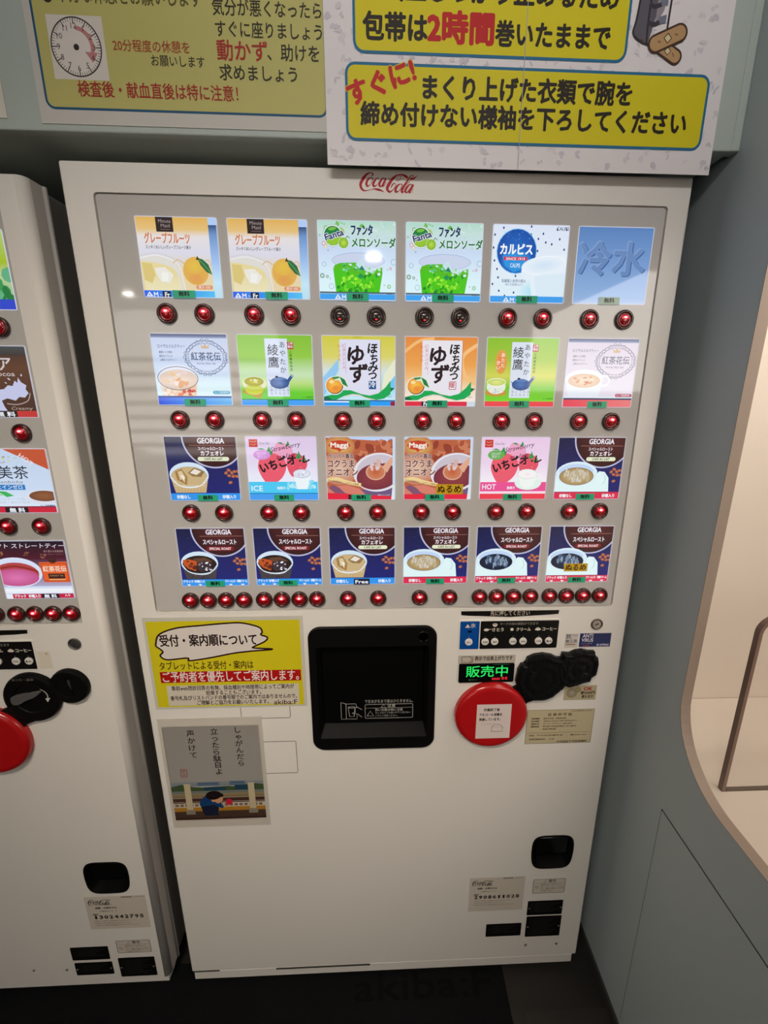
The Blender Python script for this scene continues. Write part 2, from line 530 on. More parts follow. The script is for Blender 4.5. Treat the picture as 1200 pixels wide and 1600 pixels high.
def p_melon(a):
    a.grad(0, 0, 100, 92.5, [(0, (178, 222, 205)), (.12, (200, 228, 222)), (.35, (204, 222, 248)), (.7, (222, 246, 255)), (1, (225, 252, 255))])
    a.blobs(46, 60, 2, 99, 30, .5, 1.6, [(205, 232, 222), (220, 236, 240), (190, 222, 210)], 3)
    for u, v, r, c in ((11, 8.5, 2.8, (90, 170, 60)), (3, 17, 1.2, (40, 130, 70)), (7.5, 26, 2.6, (205, 140, 170)), (10, 29.5, 2.2, (215, 190, 110)),
                       (13, 34, 1.0, (40, 60, 110)), (4.5, 63.5, 2.9, (20, 130, 90)), (11, 64.5, 1.8, (30, 120, 90)), (15, 67, .8, (40, 120, 120)),
                       (93, 54, 1.7, (205, 90, 130)), (89, 55, .8, (90, 120, 120)), (91, 75.5, 2.5, (90, 190, 110)), (85, 74, 1, (120, 170, 140))):
        a.ell(u, v, r, r, (255, 255, 255), c)
    for u, v, r in ((7.5, 50, 2.8), (97, 46.5, 3.6), (16, 76, 3.2)):
        a.ring(u, v, r, r, .5, (130, 165, 195))
    a.ell(30, 12, 5, 4, (165, 205, 110), rot=40); a.ell(26, 3.5, 3, 1.6, (120, 190, 90), rot=60)
    for k in range(5): a.ell(24 + k * 2.6, 2.4 + abs(k - 2) * .8, .6, 1.2, (110, 185, 90), rot=10 * k - 20, n=8)
    a.ell(19.5, 17.4, 12.8, 12.8, (120, 150, 120)); a.ell(19.5, 17.4, 12.4, 12.4, (240, 246, 250)); a.ell(19.5, 17.4, 11.2, 11.2, (26, 130, 62))
    a.poly([(9, 22), (18, 20.5), (30.5, 15.5), (30.3, 20), (27, 25.5), (21, 28.4), (14, 27.2)], (150, 200, 50))
    a.ell(19, 9.5, 5, 2.0, (120, 190, 70), rot=-10)
    a.text('Fanta', 8.2, 14.6, 10.5, (22, 42, 100), 24, 0.05, rot=-17, outline=(246, 250, 255), ow=0.09)
    a.ell(33, 25.4, 6.6, 6.6, (225, 240, 205)); a.ell(33, 25.4, 6.1, 6.1, (195, 225, 80), (120, 180, 40)); a.stroke([(36, 20), (38, 17.5)], (70, 110, 60), .8); a.stroke([(38, 17.5), (41, 20)], (70, 110, 60), .7)
    a.poly([(53, 6), (57, 3), (61, 7), (57, 8.2)], (110, 190, 80))
    a.text('ファンタ', 43, 4.2, 13, (25, 38, 92), 27, 0.055)
    a.text('メロンソーダ', 43.5, 19, 12, (20, 112, 62), 56, 0.05, outline=(235, 248, 240), ow=0.07)
    a.ell(51.5, 45.5, 34, 9.3, (205, 216, 240)); a.ring(51.5, 45.5, 34, 9.3, .5, (150, 170, 205), 120, 420)
    a.poly([(17.5, 52), (19, 58), (22, 83), (78, 83), (83, 60), (85.5, 47), (83, 52), (60, 54), (35, 53)], (212, 230, 245))
    a.poly([(19, 56), (21, 51), (28, 48.5), (48, 47.8), (55, 55), (62, 58), (70, 61), (76, 54), (82, 53), (82.5, 60), (78.5, 83), (22, 83)], (88, 190, 30))
    a.poly([(19.5, 58), (30, 54), (44, 60), (60, 63), (76, 62), (82, 60), (78.5, 83), (22.3, 83)], (74, 200, 22))
    a.blobs(70, 25, 60, 77, 82, .6, 3.2, [(120, 225, 30), (40, 165, 25), (165, 240, 60), (30, 140, 40), (90, 210, 20)], 5)
    a.blobs(22, 30, 49, 56, 58, .8, 3.4, [(150, 220, 190), (90, 200, 120), (215, 240, 240), (30, 130, 100)], 8, .5)
    a.blobs(12, 62, 54, 82, 62, .8, 2.6, [(190, 235, 200), (220, 245, 250), (120, 215, 120)], 9, .7)
    a.poly([(48, 50), (56, 43), (60, 52), (54, 56)], (200, 230, 235)); a.poly([(52, 56), (56, 51), (60, 57)], (25, 130, 100)); a.poly([(50, 64), (54, 60), (58, 64), (54, 67)], (30, 150, 90))
    a.grad(0, 82.6, 100, 85, [(0, (10, 50, 45)), (1, (130, 160, 190))])
    a.text('無果汁', 88, 82.8, 3, (30, 60, 60), 10)
    strip(a, (62, 165, 245), 85.2)
    m_mark(a, 20)

def p_whitedrink(a):
    a.grad(0, 0, 100, 92.5, [(0, (222, 232, 250)), (.4, (230, 240, 252)), (1, (225, 245, 255))])
    rnd = random.Random(4)
    for u, v in ((14, 4), (3, 12), (2, 27), (4, 42), (8, 52), (10, 62), (3, 70), (12, 78), (20, 84), (32, 80), (50, 2), (50, 11), (60, 16), (66, 10), (70, 20), (60, 30), (78, 22), (88, 16), (96, 5), (84, 5), (95, 28), (33, 60), (14, 45)):
        a.ell(u, v, 1.1, 1.5, (24, 62, 110), n=10)
    a.ell(62, 78, 24, 13, (150, 225, 245), (222, 243, 254)); a.poly([(44, 55), (62, 84), (100, 84), (100, 74)], (196, 236, 252))
    a.ell(32.5, 31, 26.5, 26.5, (120, 190, 240)); a.ell(32.5, 31, 25.6, 25.6, (28, 110, 205), (18, 78, 170))
    a.ell(33, 42, 20, 14, (60, 185, 235), (25, 105, 200)); a.poly([(14, 36), (30, 34), (50, 40), (40, 52), (30, 56), (18, 48)], (40, 150, 225))
    a.blobs(20, 14, 8, 50, 18, .2, .6, [(120, 180, 235)], 4)
    a.text('カルピス', 11, 22, 14, (245, 250, 255), 42, 0.06)
    a.rect(16, 37.5, 47, 41.5, (215, 40, 70)); a.text('SINCE 1919', 19, 37.7, 4.2, W_, 25, 0.03)
    a.text('CALPIS', 25, 44, 7, (225, 240, 255), 13, 0.02)
    a.text('CALPIS', 83, 1.0, 6, (30, 40, 80), 16, 0.01)
    a.text('乳酸菌と自然の恵み', 15, 64, 4.4, (60, 80, 130), 32, 0.01); a.text('飲む乳酸菌仕立て', 20, 69, 3, (90, 110, 150), 24)
    a.poly([(40, 54), (43, 48), (52, 42), (70, 36), (100, 34), (100, 84), (56, 84), (52, 66), (43, 60)], (232, 244, 255))
    a.ell(70, 47, 29, 10, (212, 232, 252), (236, 246, 255), rot=-6)
    a.poly([(58, 60), (100, 56), (100, 84), (62, 84)], (222, 240, 252))
    a.ring(70, 47, 30, 11, .9, (250, 253, 255), 100, 380, rot=-6)
    strip(a, (62, 160, 240), 84.5); m_mark(a, 18)

def p_water(a):
    a.grad(0, 0, 100, 92.5, [(0, (88, 130, 190)), (.5, (120, 158, 212)), (1, (150, 185, 228))])
    a.text('冷水', 5.5, 18.5, 42, (52, 86, 142), 88, 0.055); a.text('冷水', 3.5, 17, 42, (138, 166, 210), 88, 0.055); a.text('冷水', 4.4, 17.8, 42, (104, 138, 190), 88, 0.05)
    a.grad(0, 86, 100, 92.5, [(0, (150, 180, 225)), (1, (170, 195, 230))])

def tea_emblem(a, cu, cv, ru, rv, col):
    for k in range(26):
        t = 2 * PI * k / 26
        d = 1 + 0.06 * math.cos(4 * t)
        x, y = cu + ru * d * math.cos(t), cv + rv * d * math.sin(t)
        a.ring(x, y, 2.6, 2.3, .55, col, n=10); a.n -= 1
    a.n += 1
    a.ring(cu, cv, ru + 1.3, rv + 1.3, .6, col); a.ring(cu, cv, ru - 2.4, rv - 2.4, .5, col)
    a.poly([(cu - 4.5, cv - rv + 9), (cu - 5.5, cv - rv + 4), (cu - 2.5, cv - rv + 7), (cu, cv - rv + 2.5), (cu + 2.5, cv - rv + 7), (cu + 5.5, cv - rv + 4), (cu + 4.5, cv - rv + 9)], (205, 170, 125))
    a.text('紅茶花伝', cu, cv - 7, 11.5, col, ru * 1.5, 0.025, 'c')
    a.text('ROYAL MILK TEA', cu, cv + 6, 3.4, col, ru * 0.95, 0, 'c')

def p_milktea(a, hot=False):
    a.grad(0, 0, 100, 92.5, [(0, (192, 204, 232)), (.5, (205, 220, 245)), (.75, (222, 246, 252)), (1, (222, 246, 252))])
    a.grad(0, 0, 100, 5.6, [(0, (30, 38, 80)), (.6, (90, 105, 150)), (1, (150, 165, 200))])
    c = (42, 62, 118)
    if hot: a.grad(0, 5.6, 100, 78, [(0, (215, 205, 222)), (1, (232, 225, 238))]); c = (95, 100, 125)
    a.text('ロイヤルミルクティー', 8, 13.5, 5.2, c, 36, 0.02)
    for k, s in enumerate(('厳選ミルク使用', '絶妙なバランス', '上質なミルクティー')):
        a.text(s, 9, 22 + k * 4.9, 3.2, c, (17, 17, 22)[k], 0.02)
    tea_emblem(a, 70, 30, 26, 20.5, c)
    if not hot:
        a.ell(30, 55.5, 28, 16, (226, 232, 246)); a.poly([(4, 58), (56, 58), (52, 84), (8, 84)], (236, 226, 222))
        a.ell(30.5, 58.5, 25.5, 13, (240, 222, 208), (228, 205, 190))
        a.blobs(16, 12, 50, 48, 68, 2, 5, [(230, 170, 120), (245, 230, 225), (215, 130, 100), (240, 205, 160), (235, 215, 215)], 6, .6)
        a.poly([(10, 70), (30, 72), (54, 64), (51, 84), (9, 84)], (238, 200, 170))
        a.blobs(26, 28, 72, 50, 83, 1.5, 4, [(215, 90, 70), (235, 130, 90), (190, 50, 60), (245, 220, 190)], 16, .8)
        a.blobs(10, 10, 72, 26, 83, 2, 4, [(245, 225, 200), (250, 238, 225)], 17, .8)
        a.ring(30, 57, 27, 15.5, .8, (70, 75, 110))
        a.rrect(75, 73, 98, 77.5, 2.2, (60, 165, 200)); a.text('カップ自販機専用', 77, 73.3, 3.6, W_, 19)
        a.rect(0, 80, 100, 82.3, (25, 70, 150))
        a.grad(0, 82.3, 100, 92.5, [(0, (40, 80, 225)), (.5, (70, 150, 245)), (1, (110, 190, 245))], True)
    else:
        a.ell(28, 54, 27, 13, (246, 244, 250)); a.poly([(2, 57), (54, 57), (50, 84), (8, 84)], (232, 238, 248))
        a.ring(56, 56, 9, 8, 2.6, (240, 242, 250))
        a.ell(28, 56, 23, 9.5, (240, 222, 200), (225, 190, 160)); a.blobs(12, 12, 51, 44, 61, 1.5, 4, [(205, 130, 90), (250, 235, 220), (222, 160, 120)], 6, .4)
        a.rrect(75, 73.5, 99, 78, 2.2, (190, 70, 100)); a.text('カップ自販機専用', 77, 73.8, 3.6, W_, 19)
        a.rect(0, 79.6, 100, 81.8, (60, 70, 105))
        a.grad(0, 81.8, 100, 92.5, [(0, (235, 70, 90)), (1, (240, 130, 130))], True)

def p_greentea(a, hot=False):
    a.grad(0, 0, 100, 92.5, [(0, (135, 195, 55)), (.3, (150, 205, 70)), (.55, (205, 232, 190)), (.68, (190, 225, 130)), (.8, (110, 210, 50)), (1, (90, 205, 40))])
    if hot:
        a.grad(0, 0, 100, 84.5, [(0, (140, 195, 50)), (.35, (165, 200, 60)), (.6, (215, 215, 90)), (.78, (120, 200, 40)), (1, (120, 215, 50))])
    a.rect(36.5, 5, 66.5, 80, (218, 228, 248)) if not hot else a.rect(35, 6, 64, 80, (222, 230, 244))
    o = 0 if not hot else -2.5
    a.vtext('あやたか', 59.5 + o, 8.5, 8.8, (38, 40, 50), 1.22)
    a.vtext('綾鷹', 47 + o, 12, 15.5, (45, 48, 60), 1.02, 0.01)
    a.rect(66.5 + o, 9, 74.5 + o, 18.3, (185, 40, 50)); a.text('上林', 67.2 + o, 9, 3.9, W_, 6.6, .02); a.text('春松', 67.2 + o, 13.3, 3.9, W_, 6.6, .02)
    a.vtext('上林春松本店', 70.5 + o, 20, 4, (40, 80, 40), 1.12, 0.02)
    a.ell(53.5 + o, 62, 13, 7.8, (85, 125, 190), (52, 84, 148)); a.poly([(62 + o, 60), (70 + o, 50.5), (73 + o, 52.5), (66 + o, 62)], (52, 84, 148)); a.poly([(38 + o, 57), (43 + o, 60), (43 + o, 63)], (52, 84, 148))
    a.ell(53.5 + o, 56.5, 8.5, 1.8, (95, 130, 190)); a.ell(50 + o, 54, 2, 1.3, (25, 35, 60)); a.ell(71 + o, 52.3, 1.3, 1.8, (170, 185, 215), rot=40)
    for k, s in enumerate(('急須で', 'いれた', 'ような', 'にごり', 'の旨み')):
        a.vtext(s, 64.5 + o - k * 5.6, 65.5, 3.3, (70, 90, 80), 1.35)
    if not hot:
        a.poly([(2, 75), (10, 66), (34, 66), (26, 83)], (200, 150, 50)); a.ell(19.5, 64, 16, 9, (228, 232, 190)); a.ell(18.5, 71, 12.5, 7, (205, 215, 60)); a.ell(19, 60.5, 13, 6, (200, 195, 30), (165, 160, 20))
        a.blobs(6, 15, 57, 23, 62, 1, 2.4, [(240, 240, 220), (220, 225, 120)], 2, .7); a.ring(19.5, 62, 16, 8, .6, (235, 240, 215))
    else:
        a.ell(16, 73, 15.5, 5, (205, 150, 60)); a.ell(16, 65, 13.5, 10, (235, 240, 225)); a.ell(16, 59, 12, 4.8, (232, 236, 150), (200, 215, 90)); a.ring(16, 59, 13.5, 5.6, 1, (246, 248, 242))
        a.blobs(10, 6, 66, 26, 73, 1, 2.4, [(215, 225, 215), (200, 210, 220)], 2, .6)
        a.ell(21, 32, 8.2, 16, (240, 120, 60), (225, 165, 80)); a.vtext('あたた', 23.5, 20, 6.2, (250, 240, 225), 1.1, .03); a.vtext('かい', 17.5, 30, 6.2, (250, 240, 225), 1.1, .03)
    a.text('カップ自販機専用', 84, 79.5, 2.8, (40, 90, 40), 14)
    a.rect(0, 83.5, 100, 84.8, (20, 130, 110) if not hot else (150, 215, 60))
    strip(a, (70, 165, 250) if not hot else (240, 75, 80), 84.8)

def p_yuzu(a, hot=False):
    if not hot:
        a.grad(0, 0, 100, 92.5, [(0, (212, 205, 70)), (.3, (222, 215, 110)), (.5, (215, 230, 230)), (.75, (160, 225, 250)), (1, (225, 250, 255))])
        a.poly([(0, 55), (22, 30), (22, 45), (0, 80)], (150, 205, 245)); a.poly([(84, 50), (100, 28), (100, 50), (80, 75)], (235, 238, 210)); a.poly([(80, 75), (100, 50), (100, 66), (84, 80)], (120, 200, 245))
    else:
        a.grad(0, 0, 100, 92.5, [(0, (232, 140, 60)), (.4, (240, 165, 80)), (.6, (245, 195, 130)), (.85, (250, 235, 215)), (1, (250, 240, 230))])
        a.stroke([(100, 10), (80, 26), (84, 50), (100, 62)], (248, 196, 130), 5); a.stroke([(0, 20), (20, 6), (40, 3)], (246, 190, 120), 4)
    a.rect(25, 6, 80, 78, (196, 170, 110) if not hot else (205, 130, 60))
    a.rrect(24, 5, 79, 79, 1.5, (225, 226, 245) if not hot else (236, 232, 240))
    a.text('ほ', 62, 9, 15, K_, None, .055, shear=.1); a.text('ち', 66, 23, 12.5, K_, None, .055, shear=.0); a.text('み', 62, 33, 15, K_, None, .05, shear=.1); a.text('つ', 63, 45, 13, K_, None, .055)
    a.text('ゆ', 34.5, 12, 27, (38, 18, 28), None, .05, shear=.1); a.text('ず', 36, 36, 27, (38, 18, 28), None, .05, shear=.1)
    a.vtext('ビタミンC入', 29.5, 10.5, 5.2, (205, 50, 85), 1.06); a.vtext('たっぷり', 23.5, 11.5, 4.6, (205, 50, 85), 1.25)
    a.rect(31.8, 10, 32.1, 49, (205, 90, 120))
    if not hot:
        a.rect(63, 58.5, 73, 69.5, (30, 80, 145)); a.text('冷', 63.6, 58.8, 9.2, (240, 246, 252), None, .03)
    else:
        a.frame(62, 58.5, 72, 69.5, 1, .8, (195, 60, 70)); a.text('暖', 63, 59.4, 8, (195, 60, 70), None, .02)
    g, gd = (18, 170, 85), (12, 110, 70)
    a.poly([(0, 80), (12, 77), (26, 71), (38, 71), (52, 76), (64, 78), (76, 75), (86, 67), (93, 58), (93, 76), (84, 82), (72, 84), (62, 82), (50, 77), (40, 76), (28, 79), (18, 84), (0, 84)], g)
    a.poly([(93, 67), (99, 68), (93, 73)], gd); a.poly([(0, 80), (6, 79), (12, 84), (0, 84)], gd)
    a.stroke([(24, 84), (34, 78.5, ), (46, 77), (58, 81), (72, 84)], (235, 210, 195), 1.2)
    a.ell(16, 65, 13, 12.4, (240, 245, 248)); a.ell(16, 65, 11.8, 11.2, (30, 40, 40)); a.ell(15.6, 64.6, 11.2, 10.6, (250, 200, 80), (240, 150, 45)); a.ell(18, 69, 6, 4.5, (240, 135, 60), (242, 160, 55)); a.ell(12, 60, 3.5, 2.5, (252, 225, 150))
    a.poly([(13, 53), (24, 51.5), (31, 56), (36, 69), (28, 66), (22, 58), (16, 58)], (220, 240, 215)); a.poly([(23, 53), (30, 57), (34.5, 67), (27, 63)], (35, 125, 65)); a.poly([(12, 54), (22, 52.8), (23, 55), (15, 57)], (70, 140, 75))
    a.text('無果汁', 89, 78, 2.8, (120, 140, 160), 7); a.text('ビタミン', 43, .8, 3, (130, 125, 60), 12)
    strip(a, (38, 160, 248) if not hot else (226, 45, 70), 85.5)
    if not hot:
        a.rect(0, 84, 100, 85.6, (28, 90, 150)); a.rect(0, 85.6, 36, 87.5, (225, 240, 250)); a.rect(93, 86, 100, 92.5, (150, 20, 60))
    else:
        a.rect(88, 85.5, 100, 92.5, (205, 225, 235)); a.rect(24, 85.5, 37, 92.5, (40, 15, 30)); a.text('Fr', 27, 85.2, 7.4, W_, None, .05)

def cup_bowl(a, hot, liquid, col):
    if not hot:
        a.poly([(3, 58), (56, 58), (51, 81), (8, 81)], (205, 178, 130) if liquid == 'milk' else (70, 62, 66))
        a.ell(29.5, 55, 27.5, 18.5, (214, 232, 248)); a.ell(29.5, 57.5, 25.5, 14.5, col[0], col[1])
        if liquid == 'milk':
            a.ell(29.5, 57.5, 25, 14, (205, 178, 130)); a.poly([(10, 50), (20, 46), (27, 58), (25, 70), (12, 62)], (168, 128, 70)); a.poly([(14, 50), (20, 49), (24, 60), (16, 62)], (222, 200, 160))
            a.poly([(28, 52), (38, 44), (52, 50), (46, 58), (34, 57)], (150, 118, 72)); a.poly([(31, 52), (38, 46), (47, 50), (40, 55)], (238, 230, 215)); a.poly([(17, 55), (23, 56), (22, 66)], (240, 235, 220))
            a.rect(8, 70, 51, 71, (225, 205, 165)); a.stroke([(4, 58), (14, 70), (29, 73.5), (45, 70), (55, 58)], (246, 246, 246), 1.2)
            for k in range(9): a.stroke([(12 + k * 4.6, 75), (12.6 + k * 4.2, 81)], (185, 150, 100), .6)
        else:
            a.poly([(5, 50), (14, 49), (26, 52), (23, 68), (12, 64), (6, 58)], (196, 84, 30)); a.blobs(12, 9, 52, 22, 66, 1.2, 3, [(225, 120, 50), (130, 50, 20), (90, 30, 14)], 2)
            a.poly([(20, 48), (38, 46), (50, 53), (44, 54), (26, 54)], (96, 62, 44)); a.poly([(27, 56), (38, 51), (48, 57), (42, 66), (30, 70), (26, 64)], (60, 45, 55))
            a.blobs(14, 28, 54, 46, 68, 1, 2.8, [(225, 225, 240), (150, 130, 150), (40, 25, 35), (245, 245, 250)], 4, .7)
            a.stroke([(3.5, 57), (12, 69), (29, 73.5), (44, 71), (55.5, 58)], (228, 236, 246), 1.1); a.blobs(10, 8, 73, 48, 80, .6, 2.2, [(45, 40, 46), (110, 105, 112)], 6, .5)
    else:
        a.poly([(60, 56), (66, 50), (74, 51), (81, 60), (83, 81), (0, 81), (0, 56), (4, 54), (56, 54)], (228, 250, 252))
        a.ell(32, 54, 31.5, 18.5, (222, 242, 252)); a.ell(31, 50, 26, 11, (196, 218, 248)); a.ell(32, 57.8, 26, 13.5, (110, 90, 60) if liquid == 'milk' else (30, 50, 80))
        a.ell(32, 58, 25.3, 13, col[0], col[1])
        a.blobs(44, 14, 49, 50, 64, .8, 3.2, [(206, 196, 176), (218, 212, 200), (190, 174, 140)] if liquid == 'milk' else [(120, 140, 165), (70, 95, 125), (160, 175, 195), (40, 62, 92)], 7, 2.0, jit=15)
        a.ring(69, 62, 7.5, 9, .7, (170, 205, 205), -60, 60)

def p_coffee(a, milk, hot):
    a.grad(0, 0, 100, 92.5, [(0, (16, 20, 62)), (.5, (24, 28, 98)), (1, (26, 30, 116))])
    a.blobs(14, 2, 5, 34, 40, 2, 6, [(26, 30, 86), (22, 27, 78)], 5, .4)
    cu = 68 if milk else 65
    a.ell(cu, 1, 44, 44.5, (190, 190, 222), n=48); a.ell(cu, 1, 41.8, 42.3, (92, 32, 30), (52, 14, 20), n=48)
    a.text('GEORGIA', 46 if milk else 43.5, 1.0, 10.5, (235, 232, 240), 37, .05); a.ring(60.5 if milk else 58, .5, 3.8, 1.2, .8, (235, 232, 240), 180, 360)
    a.rect(34, 12.4, 97, 13.0, (170, 120, 110))
    if milk:
        a.text('スペシャルロースト', 46, 14.6, 5.6, (226, 216, 226), 36, .04); a.text('カフェオレ', 49, 20, 8.0, (240, 234, 240), 32, .05)
        a.rrect(44, 29, 88, 35, 3, (232, 236, 205)); a.text('CAFÉ AU LAIT', 66, 29.4, 5.0, (50, 45, 30), 26, .03, 'c')
    else:
        a.text('スペシャルロースト', 38, 17.5, 9, (240, 236, 245), 49, .04)
        a.rrect(42, 29, 83, 35.6, 3.3, (130, 16, 28)); a.text('SPECIAL ROAST', 62.5, 29.6, 5.4, (245, 225, 230), 32, .04, 'c')
    if milk: cup_bowl(a, hot, 'milk', ((205, 190, 150), (170, 140, 88)))
    else: cup_bowl(a, hot, 'black', ((60, 30, 20), (30, 14, 14)) if not hot else ((24, 44, 76), (12, 24, 46)))
    for k, (u, v, r) in enumerate(((82, 52, -30), (86, 48, 20), (90, 52, 60), (94, 50, 0), (86, 56, 10), (92, 57, -20), (97, 57, 30), (87, 66, -15), (99, 50, 60))):
        if hot: u, v = u + 2, v - 1
        a.ell(u, v, 3.1, 2.3, (205, 130, 92), (150, 80, 52), rot=r, n=12); a.n -= 1
    a.n += 1
    c = (45, 150, 240) if not hot else (222, 40, 78)
    strip(a, c, 81.8)
    if hot: a.rect(0, 81.2, 100, 82.2, (180, 40, 70))
    if milk:
        a.text('砂糖なし', 9, 84.3, 5.8, W_, 19, .05); a.text('砂糖入り', 74, 84.3, 5.8, W_, 19, .05)
    else:
        for u, s in ((2, 'ブラック'), (19, '砂糖入り'), (65, 'クリーム入り'), (83, '砂糖クリーム')):
            a.text(s, u, 82.6, 4.6, W_, 15, .05)
            a.poly([(u + 5, 89.4), (u + 11, 89.4), (u + 8, 92.3)], W_)

def strawberry(a, u, v, s, c1, c2, seed, rot=0):
    pts = [(-10, -7), (-5, -11), (3, -11), (10, -8), (13, -1), (11, 8), (5, 15), (0, 17), (-6, 12), (-11, 3)]
    ca, sa = math.cos(R(rot)), math.sin(R(rot))
    P = [(u + s * (x * ca - y * sa), v + s * (x * sa + y * ca)) for x, y in pts]
    P = [(p[0], p[1]) for p in catmull([(x, y, 0) for x, y in P + P[:1]], 4)][:-1]
    a.poly(P, c1)
    a.blobs(16, u - 6 * s, v - 6 * s, u + 6 * s, v + 7 * s, .3, .7, [(250, 190, 190), c2], seed)

def p_strawberry(a, hot=False):
    a.grad(0, 0, 100, 92.5, [(0, (226, 205, 236)), (.3, (230, 212, 240)), (.6, (236, 236, 252)), (1, (240, 250, 255))] if not hot else
           [(0, (238, 205, 236)), (.4, (240, 215, 240)), (.7, (248, 242, 250)), (1, (250, 250, 252))])
    a.rect(5, 4, 17, 15, (200, 50, 40)); a.stroke([(6.5, 7), (11, 8), (15.5, 6.5)], (235, 150, 130), 1); a.stroke([(6.5, 11), (11, 12), (15.5, 10.5)], (235, 150, 130), 1)
    a.text('Coca-Cola', 19, 7, 5, (90, 95, 110), 14, 0, shear=.3)
    strawberry(a, 51, 22, 1.15, (240, 165, 200), (245, 200, 220), 2, 20)
    strawberry(a, 34, 42, 1.65, (238, 92, 112), (205, 60, 90), 3, 10)
    strawberry(a, 70, 38, 1.2, (232, 82, 105), (200, 50, 80), 4, 20)
    g = (50, 150, 80)
    for L in (((15, 18), (22, 16.5), (28, 19)), ((28, 22), (33, 14), (36, 22)), ((30, 24), (36, 27), (38, 20)), ((44, 9), (50, 8), (54, 12)), ((56, 14), (60, 6), (62, 12)), ((72, 32), (74, 20), (78, 30)), ((76, 34), (84, 30), (82, 38)), ((72, 24), (70, 30), (76, 33))):
        a.poly(list(L), g)
    a.ell(22, 26, 12, 7, (216, 150, 222) if not hot else (95, 180, 75)); a.text('ふわふわ', 14, 21.5, 4.6, (238, 214, 244), 14.5, .02); a.text('泡立つ', 15.5, 26, 4.6, (238, 214, 244), 11.5, .02)
    a.text('Strawberry', 33, 14.5, 9.5, (75, 20, 70), 43, -0.005, rot=-12, shear=.35); a.text('au lait', 41, 25, 8.5, (75, 20, 70), 27, -0.005, rot=-9, shear=.35)
    a.text('いちご', 17, 38.5, 16, (30, 14, 20), 39, .07, rot=-17); a.text('オ', 57, 27, 15, (30, 14, 20), None, .06, rot=-5)
    a.ell(75.5, 34.5, 1.5, 1.5, (30, 14, 20)); a.text('レ', 81, 25.5, 13.5, (30, 14, 20), None, .06, rot=8)
    if not hot:
        a.rect(0, 65, 100, 92.5, (75, 205, 248)); a.rect(0, 81.5, 100, 83, (20, 130, 190))
        a.blobs(16, 56, 66, 70, 76, 1.5, 4, [(190, 240, 250), (140, 225, 250)], 3, .8); a.blobs(12, 84, 64, 94, 74, 1.5, 4, [(190, 240, 250), (140, 225, 250)], 4, .8)
        a.poly([(65, 54), (89, 54), (85, 76), (70, 76)], (240, 250, 255)); a.ell(77, 53, 12.3, 6.5, (228, 232, 245)); a.ring(77, 53, 12.3, 6.5, .5, (120, 140, 160)); a.blobs(7, 70, 50, 84, 56, .8, 2.4, [(205, 205, 225), (245, 245, 255)], 5)
        a.text('ICE', 4, 69, 11, W_, 16, .03)
        a.text('無果汁', 41, 72, 4.6, W_, 12, .04); strip(a, (70, 160, 245), 83)
    else:
        a.rect(0, 66, 100, 80, (238, 80, 150)); a.rect(0, 80, 100, 83.5, (250, 225, 238))
        a.ell(72, 67, 20, 11, (228, 246, 238)); a.poly([(56, 54), (84, 54), (81, 70), (72, 76), (62, 73)], (244, 250, 246)); a.ell(70, 54, 14.5, 7.5, (250, 246, 248)); a.ring(70, 54, 14.5, 7.5, .6, (200, 215, 205)); a.ring(86, 58, 5, 5, 1.6, (240, 248, 244))
        a.ell(70, 54.5, 9, 4, (248, 235, 238), (252, 248, 250)); a.ring(72, 69, 19, 9, .5, (200, 220, 210), 0, 180)
        a.text('HOT', 4, 67.5, 11, W_, 20, .03)
        a.text('無果汁', 41, 72.5, 4.6, W_, 12, .04); strip(a, (240, 60, 78), 83.5)

